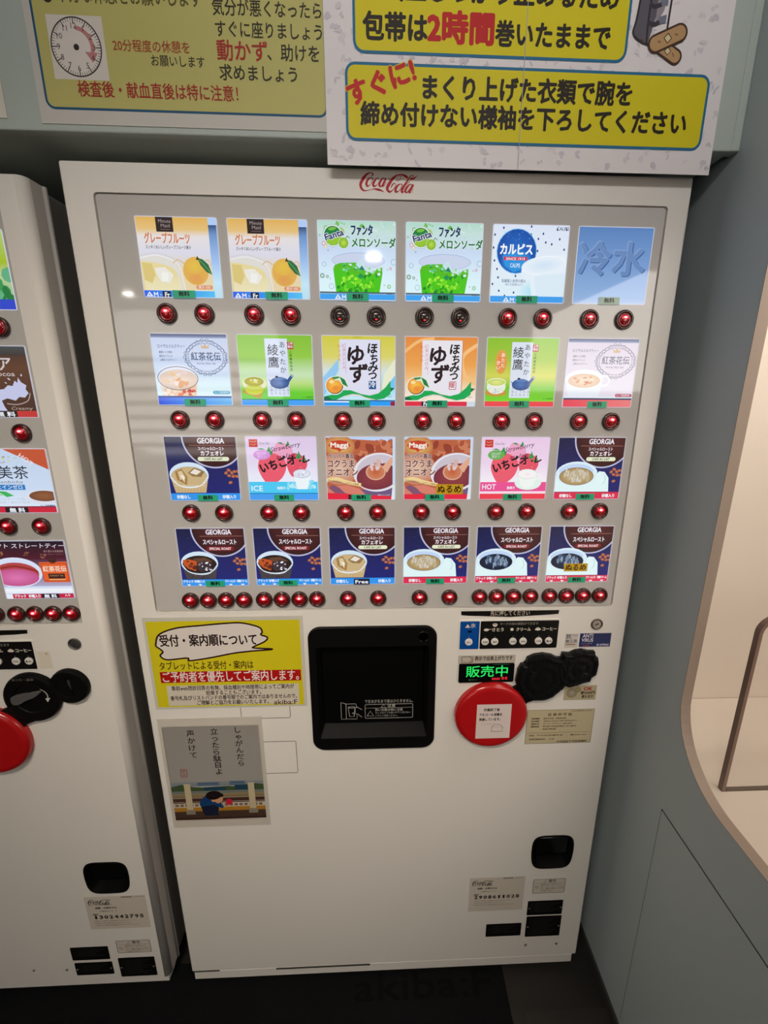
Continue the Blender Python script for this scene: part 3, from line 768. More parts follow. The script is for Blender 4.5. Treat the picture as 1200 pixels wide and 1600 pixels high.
def p_onion(a, warm=False):
    a.grad(0, 0, 100, 92.5, [(0, (190, 215, 250)), (1, (225, 235, 250))])
    v0, v1 = (4, 4) if warm else (1.5, 7)
    a.poly([(0, v0), (96, v1), (96, 84), (0, 84)], (190, 96, 62))
    a.blobs(46, 40, 8, 96, 34, 3, 9, [(172, 80, 52), (205, 125, 90), (188, 98, 64), (150, 62, 44)], 3, .8)
    a.ell(20, 14, 22, 16, (232, 200, 110), (196, 120, 72)); a.ell(19, 46, 28, 24, (228, 190, 165), (200, 130, 100))
    a.poly([(4, 12.5), (9, 6.5), (20, 5), (31, 6.5), (36, 12.5), (31, 17.5), (23, 19), (20, 22), (17, 19), (9, 17.5)], (198, 62, 38))
    a.text('Maggi', 7.5, 7, 9.6, (246, 240, 226), 25, .06)
    a.poly([(0, 73), (30, 70), (60, 80), (60, 92), (0, 92)], (218, 128, 108)); a.poly([(2, 74), (9, 70), (18, 74), (26, 82), (33, 84), (14, 84)], (130, 82, 110))
    a.poly([(48, 76), (60, 78), (96, 72), (96, 90), (60, 88)], (112, 86, 128))
    a.ell(75, 51.5, 36, 28.5, (232, 228, 238), rot=-8, n=40); a.ell(76, 51, 32.5, 25.5, (206, 196, 208), rot=-8, n=40); a.ell(74, 57.5, 30.5, 19.5, (152, 64, 62), (122, 44, 62), rot=-8, n=40)
    a.poly([(80, 44), (98, 26), (100, 30), (88, 52)], (228, 170, 140)); a.ell(71.5, 51, 14.5, 12, (226, 172, 146)); a.ell(71.5, 51, 12.8, 10.4, (200, 92, 50), (206, 132, 96)); a.blobs(9, 62, 34, 82, 46, 1, 4, [(222, 200, 205), (214, 180, 175)], 5, 1.6, jit=20)
    a.poly([(96, 0), (100, 0), (100, 92), (96, 92)], (205, 222, 245))
    for c, o in (((240, 225, 220), .09), (None, .02)):
        a.text('ペッパー香る', 3.5, 24, 7.4, c or (70, 25, 50), 36, .03 + o); a.text('コクうま', 2.5, 32.5, 12.5, c or (112, 62, 50), 38, .03 + o); a.text('オニオン', 2.5, 45, 12.5, c or (112, 62, 50), 43, .03 + o)
    a.stroke([(0, 63, 5.5), (14, 61, 5.5), (30, 66, 5.5), (50, 70, 5)], (240, 212, 150)); a.text('玉ねぎの甘みとしっかりした旨味', 2, 61.5, 3.6, (110, 70, 40), 45, .02, rot=8)
    a.text('写真はイメージです', 74, 84, 2.6, W_, 18)
    a.poly([(0, 81.5 if not warm else 84), (35, 83.5), (96, 87 if not warm else 84), (96, 92.5), (0, 92.5)], (230, 30, 60))
    a.poly([(96, 70), (100, 70), (100, 92.5), (94, 92.5)], (225, 235, 240))
    a.rect(31, 84.5, 37, 92.5, (60, 12, 24))

def p_green_drink(a):
    a.grad(0, 0, 100, 92.5, [(0, (175, 205, 120)), (.4, (165, 190, 30)), (.55, (190, 205, 150)), (1, (120, 190, 140))])
    a.blobs(20, 40, 50, 100, 84, 4, 10, [(60, 150, 80), (95, 175, 130), (30, 120, 60)], 3)
    strip(a, (45, 70, 200), 80)

def p_cocoa(a):
    a.grad(0, 0, 100, 92.5, [(0, (60, 42, 34)), (.3, (96, 60, 40)), (1, (62, 36, 24))])
    a.grad(0, 0, 100, 12, [(0, (70, 78, 80)), (1, (60, 50, 46))])
    a.poly([(20, 60), (36, 54), (46, 58), (54, 56), (62, 55), (68, 50), (74, 51), (78, 44), (81, 47), (83, 40), (86, 46), (92, 50), (90, 55), (93, 60), (87, 66), (80, 65), (74, 70), (64, 67), (56, 70), (58, 78), (61, 84), (0, 84), (0, 62)], (196, 200, 232))
    a.ell(71, 42, 2.2, .9, (206, 206, 232), rot=40, n=8); a.ell(66, 47, 1.6, .7, (206, 206, 232), rot=30, n=8); a.ell(88, 37, 1.0, 1.6, (206, 206, 232), n=8)
    a.stroke([(62, 74), (76, 75), (90, 70), (95, 60)], (170, 150, 150), 1.4)
    a.ell(28, 68, 22, 8, (210, 214, 242), (178, 184, 224))
    a.text('ココア', 20, 13, 20, (206, 196, 196), 58, .03); a.text('Cocoa', 50, 31, 8.5, (206, 196, 196), 30, .01)
    a.text('Creamy', 66, 77, 6, (190, 170, 160), 28, 0, shear=.3)
    strip(a, (196, 52, 50), 83.5); a.rect(40, 83.5, 73, 92.5, (36, 18, 20)); a.text('無 料', 45, 84.5, 7.2, W_, 25, .05)

def p_healthtea(a):
    a.grad(0, 0, 100, 92.5, [(0, (196, 214, 238)), (.6, (205, 222, 246)), (1, (226, 240, 255))])
    a.poly([(40, 0), (100, 0), (100, 30)], (196, 84, 50)); a.text('HOT', 66, 5, 9, (240, 226, 226), 21, .02, rot=42)
    a.blobs(12, 24, 8, 60, 20, .8, 2.6, [(130, 175, 110), (175, 190, 180), (205, 215, 130), (170, 150, 160)], 2, .5)
    a.text('爽健美茶', -14, 24, 20, (38, 44, 60), 84, .01)
    a.text('Sokenbicha', 14, 44, 6, (120, 120, 135), 46, -.005, shear=.3)
    a.rect(4, 51, 62, 58.5, (38, 122, 196)); a.text('カフェインゼロ', 9, 51.2, 6.8, W_, 49, .02)
    a.poly([(6, 60), (16, 61), (24, 67), (14, 68)], (60, 170, 80)); a.poly([(22, 60), (34, 61), (44, 67), (34, 69)], (60, 180, 90)); a.poly([(14, 60), (22, 61), (30, 67), (22, 67)], (160, 215, 150))
    a.text('アレルギー 27品目', 16, 70, 4, (196, 196, 206), 48); a.text('保存料・香料不使用', 16, 75, 4, (196, 196, 206), 48)
    a.ell(84, 69, 25, 11, (220, 226, 240)); a.ell(86, 67.5, 21, 7.8, (150, 96, 60), (122, 72, 46))
    a.text('カップ自販機専用', 78, 80.5, 2.6, (50, 60, 110), 20, .05)
    a.rect(0, 82.5, 100, 84, (120, 20, 50)); strip(a, (205, 34, 60), 84); a.rect(28, 84, 60, 92.5, (30, 16, 24)); a.text('無 料', 34, 84.8, 7.0, W_, 21, .06)

def p_straighttea(a):
    a.grad(0, 0, 100, 92.5, [(0, (26, 16, 34)), (.3, (78, 18, 40)), (.6, (150, 120, 160)), (1, (205, 215, 240))])
    a.text('セレクト ストレートティー', -18, 4, 8.5, (222, 214, 226), 116, .02, shear=.15)
    a.text('香り豊かな茶葉使用', 68, 15, 3.6, (190, 150, 150), 28); a.text('セレクトストレートティー', 62, 20, 3, (170, 120, 120), 34)
    a.ell(22, 50, 38, 24, (196, 210, 244), (222, 230, 250), n=36); a.ell(22, 52, 33, 18, (180, 70, 70)); a.ell(21, 58, 33, 14, (226, 120, 180), (196, 84, 140)); a.stroke([(-10, 46), (20, 40), (48, 46), (54, 50)], (150, 40, 40), 3)
    for u, v in ((7, 20), (42, 20), (66, 24)): a.blobs(6, u - 4, v - 2, u + 5, v + 3, .8, 2, [(150, 96, 70), (110, 66, 50)], int(u))
    a.poly([(58, 34), (98, 33), (99, 66), (61, 66)], (232, 96, 40)); a.frame(60, 36, 97, 64, .5, .6, (120, 30, 20)); a.text('紅茶花伝', 62, 40, 9.5, (240, 220, 200), 34, .04); a.ell(78, 31, 6, 4.5, (70, 30, 26)); a.rect(68, 52, 92, 60, (60, 26, 24)); a.text('STRAIGHT TEA', 70, 53.5, 3.6, (190, 140, 90), 20); a.rect(68, 61, 92, 62.4, (220, 190, 130))
    a.grad(0, 72, 100, 84, [(0, (200, 210, 240)), (.5, (246, 250, 255)), (1, (230, 236, 250))])
    strip(a, (196, 30, 70), 84.5); a.text('ブラック', 12, 85.5, 5.4, W_, 17, .05); a.text('砂糖入り', 33, 85.5, 5.4, W_, 17, .05); a.rect(52, 84.5, 78, 92.5, (30, 16, 30)); a.text('無 料', 56, 85.5, 6.2, W_, 18, .06); a.rect(0, 84.5, 10, 92.5, (235, 240, 252)); a.text('入り', 86, 85.5, 4, W_, 8, .05)

# ---------------------------------------------------------------- the setting
def struct(o):
    o['kind'] = 'structure'
    return o
XW = 0.554          # face of the right wall
FRONT, BACKY, LEFTX = -5.4, 0.80, -3.6
struct(box('floor', LEFTX, 2.2, FRONT, BACKY + 0.1, -0.06, 0.0, M['floor']))
struct(box('ceiling', LEFTX, 2.2, FRONT, BACKY + 0.1, CEIL, CEIL + 0.06, M['ceiling']))
struct(box('wall_back', LEFTX, XW, BACKY, BACKY + 0.1, 0, CEIL, M['wall']))
struct(box('wall_left', LEFTX - 0.1, LEFTX, FRONT, BACKY + 0.1, 0, CEIL, M['whitewall']))
# bulkhead over the machines
struct(box('wall_upper', LEFTX, XW - 0.012, -0.0185, BACKY, 1.853, CEIL, M['wall'], bev=0.002))
struct(box('trim_1', XW - 0.013, XW, -0.0195, 0.0, 1.853, CEIL, M['wall'], bev=0.002))

def outline_opening(y0, y1, z0, z1, r, rb, n=12):
    """(y, z) outline of the booth window; y1 is the edge nearest the machines"""
    pts = []
    for cy, cz, rad, a0 in ((y0 + rb, z0 + rb, rb, 180), (y1 - r, z0 + r, r, 270), (y1 - rb, z1 - rb, rb, 0), (y0 + rb, z1 - rb, rb, 90)):
        for k in range(n + 1):
            a = R(a0 + 90.0 * k / n)
            pts.append((cy + rad * math.cos(a), cz + rad * math.sin(a)))
    return pts
OP = outline_opening(-1.55, -0.122, 0.798, 1.745, 0.140, 0.05)
ym, zm = -0.8, 1.3
def square_pt(p, lo_y, hi_y, lo_z, hi_z):
    dy, dz = p[0] - ym, p[1] - zm
    t = 1e9
    if dy > 1e-9: t = min(t, (hi_y - ym) / dy)
    if dy < -1e-9: t = min(t, (lo_y - ym) / dy)
    if dz > 1e-9: t = min(t, (hi_z - zm) / dz)
    if dz < -1e-9: t = min(t, (lo_z - zm) / dz)
    return (ym + dy * t, zm + dz * t)
def wall_with_hole(name, x, th, lo_y, hi_y, lo_z, hi_z, hole, m):
    # corner directions are added so that the outer border is an exact rectangle
    ring = []
    for i, p in enumerate(hole):
        ring.append((p, square_pt(p, lo_y, hi_y, lo_z, hi_z)))
    bm = bmesh.new()
    def quad(a, b, c, d, xx): bm.faces.new([bm.verts.new((xx, q[0], q[1])) for q in (a, b, c, d)])
    n = len(ring)
    for i in range(n):
        (a, A), (b, B) = ring[i], ring[(i + 1) % n]
        if abs(a[0] - b[0]) + abs(a[1] - b[1]) < 1e-7: continue
        for xx in (x, x + th):
            quad(a, b, B, A, xx)
            if abs(A[0] - B[0]) > 1e-6 and abs(A[1] - B[1]) > 1e-6:
                cy = A[0] if A[0] in (lo_y, hi_y) or abs(A[0] - lo_y) < 1e-6 or abs(A[0] - hi_y) < 1e-6 else B[0]
                cz = A[1] if abs(A[1] - lo_z) < 1e-6 or abs(A[1] - hi_z) < 1e-6 else B[1]
                bm.faces.new([bm.verts.new((xx, q[0], q[1])) for q in (A, B, (cy, cz))])
    bmesh.ops.remove_doubles(bm, verts=bm.verts[:], dist=1e-6)
    return struct(link(name, bm_mesh(name, bm), m))
wall_with_hole('wall_right', XW, 0.016, FRONT, BACKY, 0.0, CEIL, OP, M['wallr'])
# rim of the booth window (edge banding) -------------------------------------
bm = bmesh.new()
a = [bm.verts.new((XW - 0.0005, y, z)) for y, z in OP]; b = [bm.verts.new((XW + 0.0185, y, z)) for y, z in OP]
c_ = [bm.verts.new((XW - 0.0005, ym + (y - ym) * 1.002, zm + (z - zm) * 1.002)) for y, z in OP]
n = len(OP)
for i in range(n):
    j = (i + 1) % n
    bm.faces.new((a[i], a[j], b[j], b[i])); bm.faces.new((c_[i], c_[j], a[j], a[i]))
struct(link('trim_2', bm_mesh('trim_2', bm), M['rim']))
# inside of the booth ---------------------------------------------------------
X2 = XW + 0.017
struct(box('wall_booth_back', X2, 1.75, 0.052, 0.10, 0.0, 2.25, M['cream']))
struct(box('wall_booth_side', 1.75, 1.80, -1.7, 0.10, 0.0, 2.25, M['cream']))
struct(box('wall_booth_front', X2, 1.75, -1.75, -1.70, 0.0, 2.25, M['cream']))
struct(box('booth_glow_panel', 0.80, 1.70, -1.699, -1.690, 1.50, 2.10, M['frosted']))  # glowing panel added so the display sheet has something bright to reflect
struct(box('wall_booth_top', X2, 1.80, -1.75, 0.10, 2.25, 2.30, M['cream']))
t = thing('booth_counter', 'cream counter top seen through the rounded opening in the right-hand wall', 'counter', (1.1, -0.8, 0.0))
box('countertop', X2 - 1.1 + .001, 0.648, -0.899, 0.851, 0.765, 0.796, M['cream'], t, bev=0.002)
box('front_panel', X2 - 1.1 + .001, 0.648, 0.6, 0.62, 0.0, 0.764, M['cream'], t)
# clear acrylic partition standing on the counter -----------------------------
t = thing('acrylic_partition', 'clear acrylic divider with brown rounded edge standing on the cream counter', 'divider', (0.60, -0.194, 0.796))
W1, H1 = 0.55, 0.345
def arch(x0, z0, x1, z1, r, n=10):
    pts = [(x0, z0), (x1, z0)]
    for cx, a0 in ((x1 - r, 0), (x0 + r, 90)):
        pts += [(cx + r * math.cos(R(a0 + 90.0 * k / n)), z1 - r + r * math.sin(R(a0 + 90.0 * k / n))) for k in range(n + 1)]
    return pts
outer = arch(0.0, 0.0, W1, H1, 0.03)
outer = [(x, z) for x, z in outer]
inner = arch(0.006, 0.0, W1 - 0.006, H1 - 0.006, 0.024)
loft('panel', [(inner, 0.004), (inner, -0.004)], M['acrylic'], t, cap0=True)
bm = bmesh.new()
ra = [[bm.verts.new((x, y, z)) for x, z in o_] for o_, y in ((outer, 0.005), (outer, -0.005), (inner, -0.005), (inner, 0.005))]
for k in range(4):
    A, B = ra[k], ra[(k + 1) % 4]
    for i in range(len(outer)):
        j = (i + 1) % len(outer)
        bm.faces.new((A[i], A[j], B[j], B[i]))
link('edge_band', bm_mesh('edge_band', bm), M['acrylicedge'], t)
# flush access door low in the right wall -------------------------------------
bm = bmesh.new()
add_box(bm, XW - 0.0015, XW + 0.002, -1.05, -0.1285, 0.050, 0.6745)
o = link('door_1', bm_mesh('door_1', bm), M['wallr']); struct(o)
bm = bmesh.new()
add_box(bm, XW - 0.0006, XW + 0.001, -0.1285, -0.1262, 0.048, 0.677)
add_box(bm, XW - 0.0006, XW + 0.001, -1.053, -0.1262, 0.6748, 0.677)
add_box(bm, XW - 0.0006, XW + 0.001, -1.053, -0.1262, 0.0475, 0.0496)
struct(link('trim_3', bm_mesh('trim_3', bm), M['gap']))
struct(box('baseboard_right', XW - 0.006, XW - 0.0002, -3.0, BACKY, 0.0, 0.028, M['gap'], bev=0.001))
# floor tiles by the wall ------------------------------------------------------
floor_o = bpy.data.objects['floor']
for i in range(3):
    for j in range(5):
        x0 = -0.135 + i * 0.235; y1 = -0.083 - j * 0.30
        x1 = min(x0 + 0.235, XW - 0.0065)
        box('tile', x0 + .0015, x1 - .0015, y1 - 0.2985, y1 - 0.0015, 0.0, 0.0022, M['floorb'], floor_o)
# the opposite side of the room (what the acrylic fronts reflect) --------------
NX0, NX1, NZ0, NZ1 = -3.35, -1.16, 0.70, 2.47
yo = -4.6
pts_h = rr(NX0, NZ0, NX1, NZ1, 0.50, 10)
bm = bmesh.new()
xm_, zm_ = (NX0 + NX1) / 2, (NZ0 + NZ1) / 2
def sq2(p, x0, x1, z0, z1):
    dx, dz = p[0] - xm_, p[1] - zm_
    t = 1e9
    if dx > 1e-9: t = min(t, (x1 - xm_) / dx)
    if dx < -1e-9: t = min(t, (x0 - xm_) / dx)
    if dz > 1e-9: t = min(t, (z1 - zm_) / dz)
    if dz < -1e-9: t = min(t, (z0 - zm_) / dz)
    return (xm_ + dx * t, zm_ + dz * t)
for i in range(len(pts_h)):
    a, b = pts_h[i], pts_h[(i + 1) % len(pts_h)]
    A, B = sq2(a, LEFTX, 2.2, 0, CEIL), sq2(b, LEFTX, 2.2, 0, CEIL)
    fs = [(a, b, B, A)]
    if abs(A[0] - B[0]) > 1e-6 and abs(A[1] - B[1]) > 1e-6:
        cx = A[0] if min(abs(A[0] - LEFTX), abs(A[0] - 2.2)) < 1e-6 else B[0]
        cz = A[1] if min(abs(A[1]), abs(A[1] - CEIL)) < 1e-6 else B[1]
        fs.append((A, B, (cx, cz)))
    for f in fs:
        bm.faces.new([bm.verts.new((x, yo, z)) for x, z in f])
    bm.faces.new([bm.verts.new(v) for v in ((a[0], yo, a[1]), (b[0], yo, b[1]), (b[0], yo - 0.45, b[1]), (a[0], yo - 0.45, a[1]))])
bmesh.ops.remove_doubles(bm, verts=bm.verts[:], dist=1e-6)
struct(link('wall_front', bm_mesh('wall_front', bm), M['wall']))
struct(box('window_2', NX0 - 0.05, NX1 + 0.05, yo - 0.50, yo - 0.45, NZ0 - 0.05, NZ1 + 0.05, M['blindpane']))
t = thing('window_blind', 'beige slatted blind in the window behind the photographer', 'blind', ((NX0 + NX1) / 2, yo - 0.36, NZ0))
for k in range(7):
    box('slat', -1.05, 1.05, -0.012, 0.012, 0.10 + 0.17 * k, 0.16 + 0.17 * k, M['wood'], t)
for x in (-0.9, 0.9):
    box('cord', x - 0.002, x + 0.002, 0.013, 0.016, 0.10, 1.75, M['wood'], t)
box('headrail', -1.0, 1.0, -0.02, 0.016, 1.70, 1.75, M['wood'], t)

# ceiling lamps
t = thing('ceiling_lamp', 'rectangular ceiling lamp above and behind the photographer', 'lamp', (-0.33, -1.35, CEIL))
box('housing', -0.52, 0.52, -0.20, 0.20, -0.03, 0.0, M['ceiling'], t, bev=0.003)
box('diffuser', -0.50, 0.50, -0.18, 0.18, -0.036, -0.030, M['lampglow'], t)
for x, y, lab in ((-0.07, -3.06, 'round ceiling downlight behind the photographer, nearer one'), (-2.75, -4.60, 'round ceiling downlight in the far left corner of the room')):
    t = thing('downlight', lab, 'lamp', (x, y, CEIL), 'round ceiling downlights')
    for nm, r0, r1, d, m_ in (('ring', 0.065, 0.060, 0.012, 'ceiling'), ('diffuser', 0.050, 0.050, 0.006, 'downglow')):
        bm = bmesh.new(); bmesh.ops.create_cone(bm, cap_ends=True, segments=32, radius1=r1, radius2=r0, depth=d)
        bmesh.ops.translate(bm, verts=bm.verts[:], vec=(0, 0, -d / 2 if nm == 'ring' else -0.012 - d / 2))
        link(nm, bm_mesh(nm, bm), M[m_], t)

# ---------------------------------------------------------------- vending machines
def script_logo(a, s, ou, ov, col):
    """flowing script lettering, strokes in their own grid scaled by s"""
    S = [
        [(335, 165, 14), (355, 130, 26), (325, 102, 14), (250, 135, 34), (185, 225, 54), (145, 320, 50), (160, 395, 42), (205, 435, 24), (280, 425, 9), (360, 400, 12), (430, 408, 36), (490, 422, 28), (545, 455, 3)],
        [(335, 190, 10), (280, 215, 26), (245, 290, 42), (255, 345, 34), (295, 335, 12), (342, 260, 12), (348, 205, 18), (330, 190, 10)],
        [(345, 212, 8), (375, 215, 6)],
        [(458, 215, 26), (430, 198, 12), (385, 250, 38), (358, 315, 44), (378, 352, 30), (425, 320, 9), (452, 280, 6)],
        [(565, 205, 12), (520, 205, 22), (475, 270, 40), (465, 330, 38), (492, 350, 20), (540, 270, 10), (575, 200, 24)],
        [(582, 200, 28), (540, 285, 38), (515, 342, 30), (545, 335, 12), (588, 265, 6)],
        [(618, 213, 26), (636, 213, 26)],
        [(830, 130, 12), (790, 155, 8), (752, 215, 8), (768, 245, 7), (805, 225, 9), (828, 170, 10), (815, 140, 9)],
        [(860, 128, 12), (775, 132, 20), (690, 205, 46), (620, 320, 56), (598, 395, 48), (640, 448, 32), (700, 400, 11), (742, 320, 10), (722, 285, 15), (685, 318, 22), (665, 370, 14)],
        [(780, 128, 10), (850, 125, 24), (910, 150, 40), (948, 182, 30)],
        [(830, 300, 10), (790, 312, 24), (745, 380, 42), (745, 440, 40), (790, 430, 13), (842, 360, 12), (850, 305, 18), (830, 292, 8)],
        [(1000, 190, 10), (1042, 150, 13), (1030, 125, 10), (985, 160, 18), (905, 300, 38), (850, 410, 44), (858, 450, 30), (895, 420, 9), (950, 350, 5)],
        [(895, 330, 7), (960, 270, 9), (1000, 215, 6)],
        [(1020, 300, 12), (975, 305, 22), (925, 370, 40), (908, 430, 36), (938, 450, 20), (990, 370, 10), (1035, 300, 24)],
        [(1048, 300, 28), (1003, 390, 36), (972, 448, 30), (1003, 445, 10), (1045, 385, 6)],
        [(985, 195, 26), (1040, 195, 28), (1080, 165, 18), (1110, 130, 4)],
        [(1030, 446, 12), (1038, 450, 12)],
    ]
    su, sv = s
    for st in S:
        P = [(ou + (p[0] - 130) * su, ov + (p[1] - 95) * sv, p[2] * (su + sv) / 2) for p in st]
        a.stroke(P, col)
        a.n -= 0.85
    a.n += 1

# one select button, one lit lens, one LED: every copy shares these meshes
def lathe_mesh(name, prof, n=28, smooth=True, cap=True):
    bm = bmesh.new()
    add_lathe(bm, prof, 0, 0, n, cap)
    return bm_mesh(name, bm, smooth)
bez_prof = [(0.0163, 0.0), (0.0163, -0.0035), (0.0155, -0.0052), (0.0140, -0.0060), (0.0120, -0.0054), (0.0113, -0.0040), (0.0112, 0.0)]
lens_prof = [(0.0111, 0.0), (0.0110, -0.0035), (0.0104, -0.0046), (0.0094, -0.0043), (0.0088, -0.0038), (0.0080, -0.0050), (0.0060, -0.0064), (0.0030, -0.0071), (0.0004, -0.0073)]
ME = {}
for key, bz, ln in (('on', 'bezel', 'lens'), ('off', 'bezeloff', 'lensoff')):
    ME['bezel_' + key] = lathe_mesh('select_button', bez_prof, cap=False); ME['bezel_' + key].materials.append(M[bz])
    ME['lens_' + key] = lathe_mesh('lens', lens_prof); ME['lens_' + key].materials.append(M[ln])
def led_mesh(key, cz, rx, rz, ycurve, m):
    bm = bmesh.new()
    rings = []
    n = 14
    for s, dy in ((1.0, 0.0), (0.62, -0.0003), (0.15, -0.0005)):
        pts = []
        for k in range(n):
            x, z = rx * s * math.cos(2 * PI * k / n), cz + rz * s * math.sin(2 * PI * k / n)
            rad = math.hypot(x, z)
            y = -0.0074 + 0.0024 * (rad / 0.008) ** 2.2
            if key == 'led_on' and s < 1: x *= .8; z = cz + (z - cz) * .8
            pts.append(bm.verts.new((x, y - 0.0006 + dy, z)))
        rings.append(pts)
    for A, B in zip(rings, rings[1:]):
        for i in range(n): bm.faces.new((A[i], A[(i + 1) % n], B[(i + 1) % n], B[i]))
    bm.faces.new(rings[-1])
    bm.faces.ensure_lookup_table()
    for f in bm.faces:
        f.material_index = 1
    for f in bm.faces[:n] if key == 'led_on' else []:
        f.material_index = 0
    me = bm_mesh('lamp', bm, True); me.materials.append(M['ledhalo'] if key == 'led_on' else m); me.materials.append(m)
    ME[key] = me
led_mesh('led_on', 0.0036, 0.0064, 0.0036, 0, M['led'])
led_mesh('led_off', -0.0056, 0.0022, 0.0014, 0, M['ledlow'])

def select_button(parent, x, z, y, on=True):
    k = 'on' if on else 'off'
    b = link('select_button', ME['bezel_' + k], None, parent, (x, y, z))
    if not on: b['label'] = 'unlit brown select button showing only a small red sold-out lamp'
    link('lens', ME['lens_' + k], None, b)
    link('lamp', ME['led_' + k], None, b)

def boolean_door(name, body_bm, cutters, m, parent):
    o = link(name, bm_mesh(name, body_bm), m, parent)
    tmp = []
    for bmc in cutters:
        c = bpy.data.objects.new('cutter', bm_mesh('cutter', bmc)); COL.objects.link(c)
        c.parent = parent
        md = o.modifiers.new('cut', 'BOOLEAN'); md.operation = 'DIFFERENCE'; md.solver = 'EXACT'; md.object = c
        tmp.append(c)
    bpy.context.view_layer.update()
    dg = bpy.context.evaluated_depsgraph_get()
    me = bpy.data.meshes.new_from_object(o.evaluated_get(dg))
    o.modifiers.clear(); o.data = me; me.name = name
    for c in tmp: bpy.data.objects.remove(c)
    return o

def cutter(pts, y0, y1, s=1.0):
    bm = bmesh.new()
    add_loft(bm, [(pts, y0), (scaled(pts, s), y1)], True, True)
    return bm

def tape_label(parent, cu, cz, y, rnd, pale_tape=False):
    w, h = 0.0365, 0.0115
    a = Art(cu - w / 2, cz + h / 2, w, h, y)
    c = (48, 182, 138) if not pale_tape else (176, 205, 185)  # paler green for the tape on the water panel
    a.slab(0.0003, c)
    a.text('無料', 26, 3.5, 23, (8, 24, 20), 48, .06)
    o = a.build('tape_label', M['inkgloss'], parent)
    o['label'] = 'green tape strip reading 無料'
    return o

def small_print(a, lines, u, v, h, pitch, col, w=None, bold=.01):
    for k, s in enumerate(lines):
        if s: a.text(s, u, v + k * pitch, h, col, w[k] if w else None, bold)

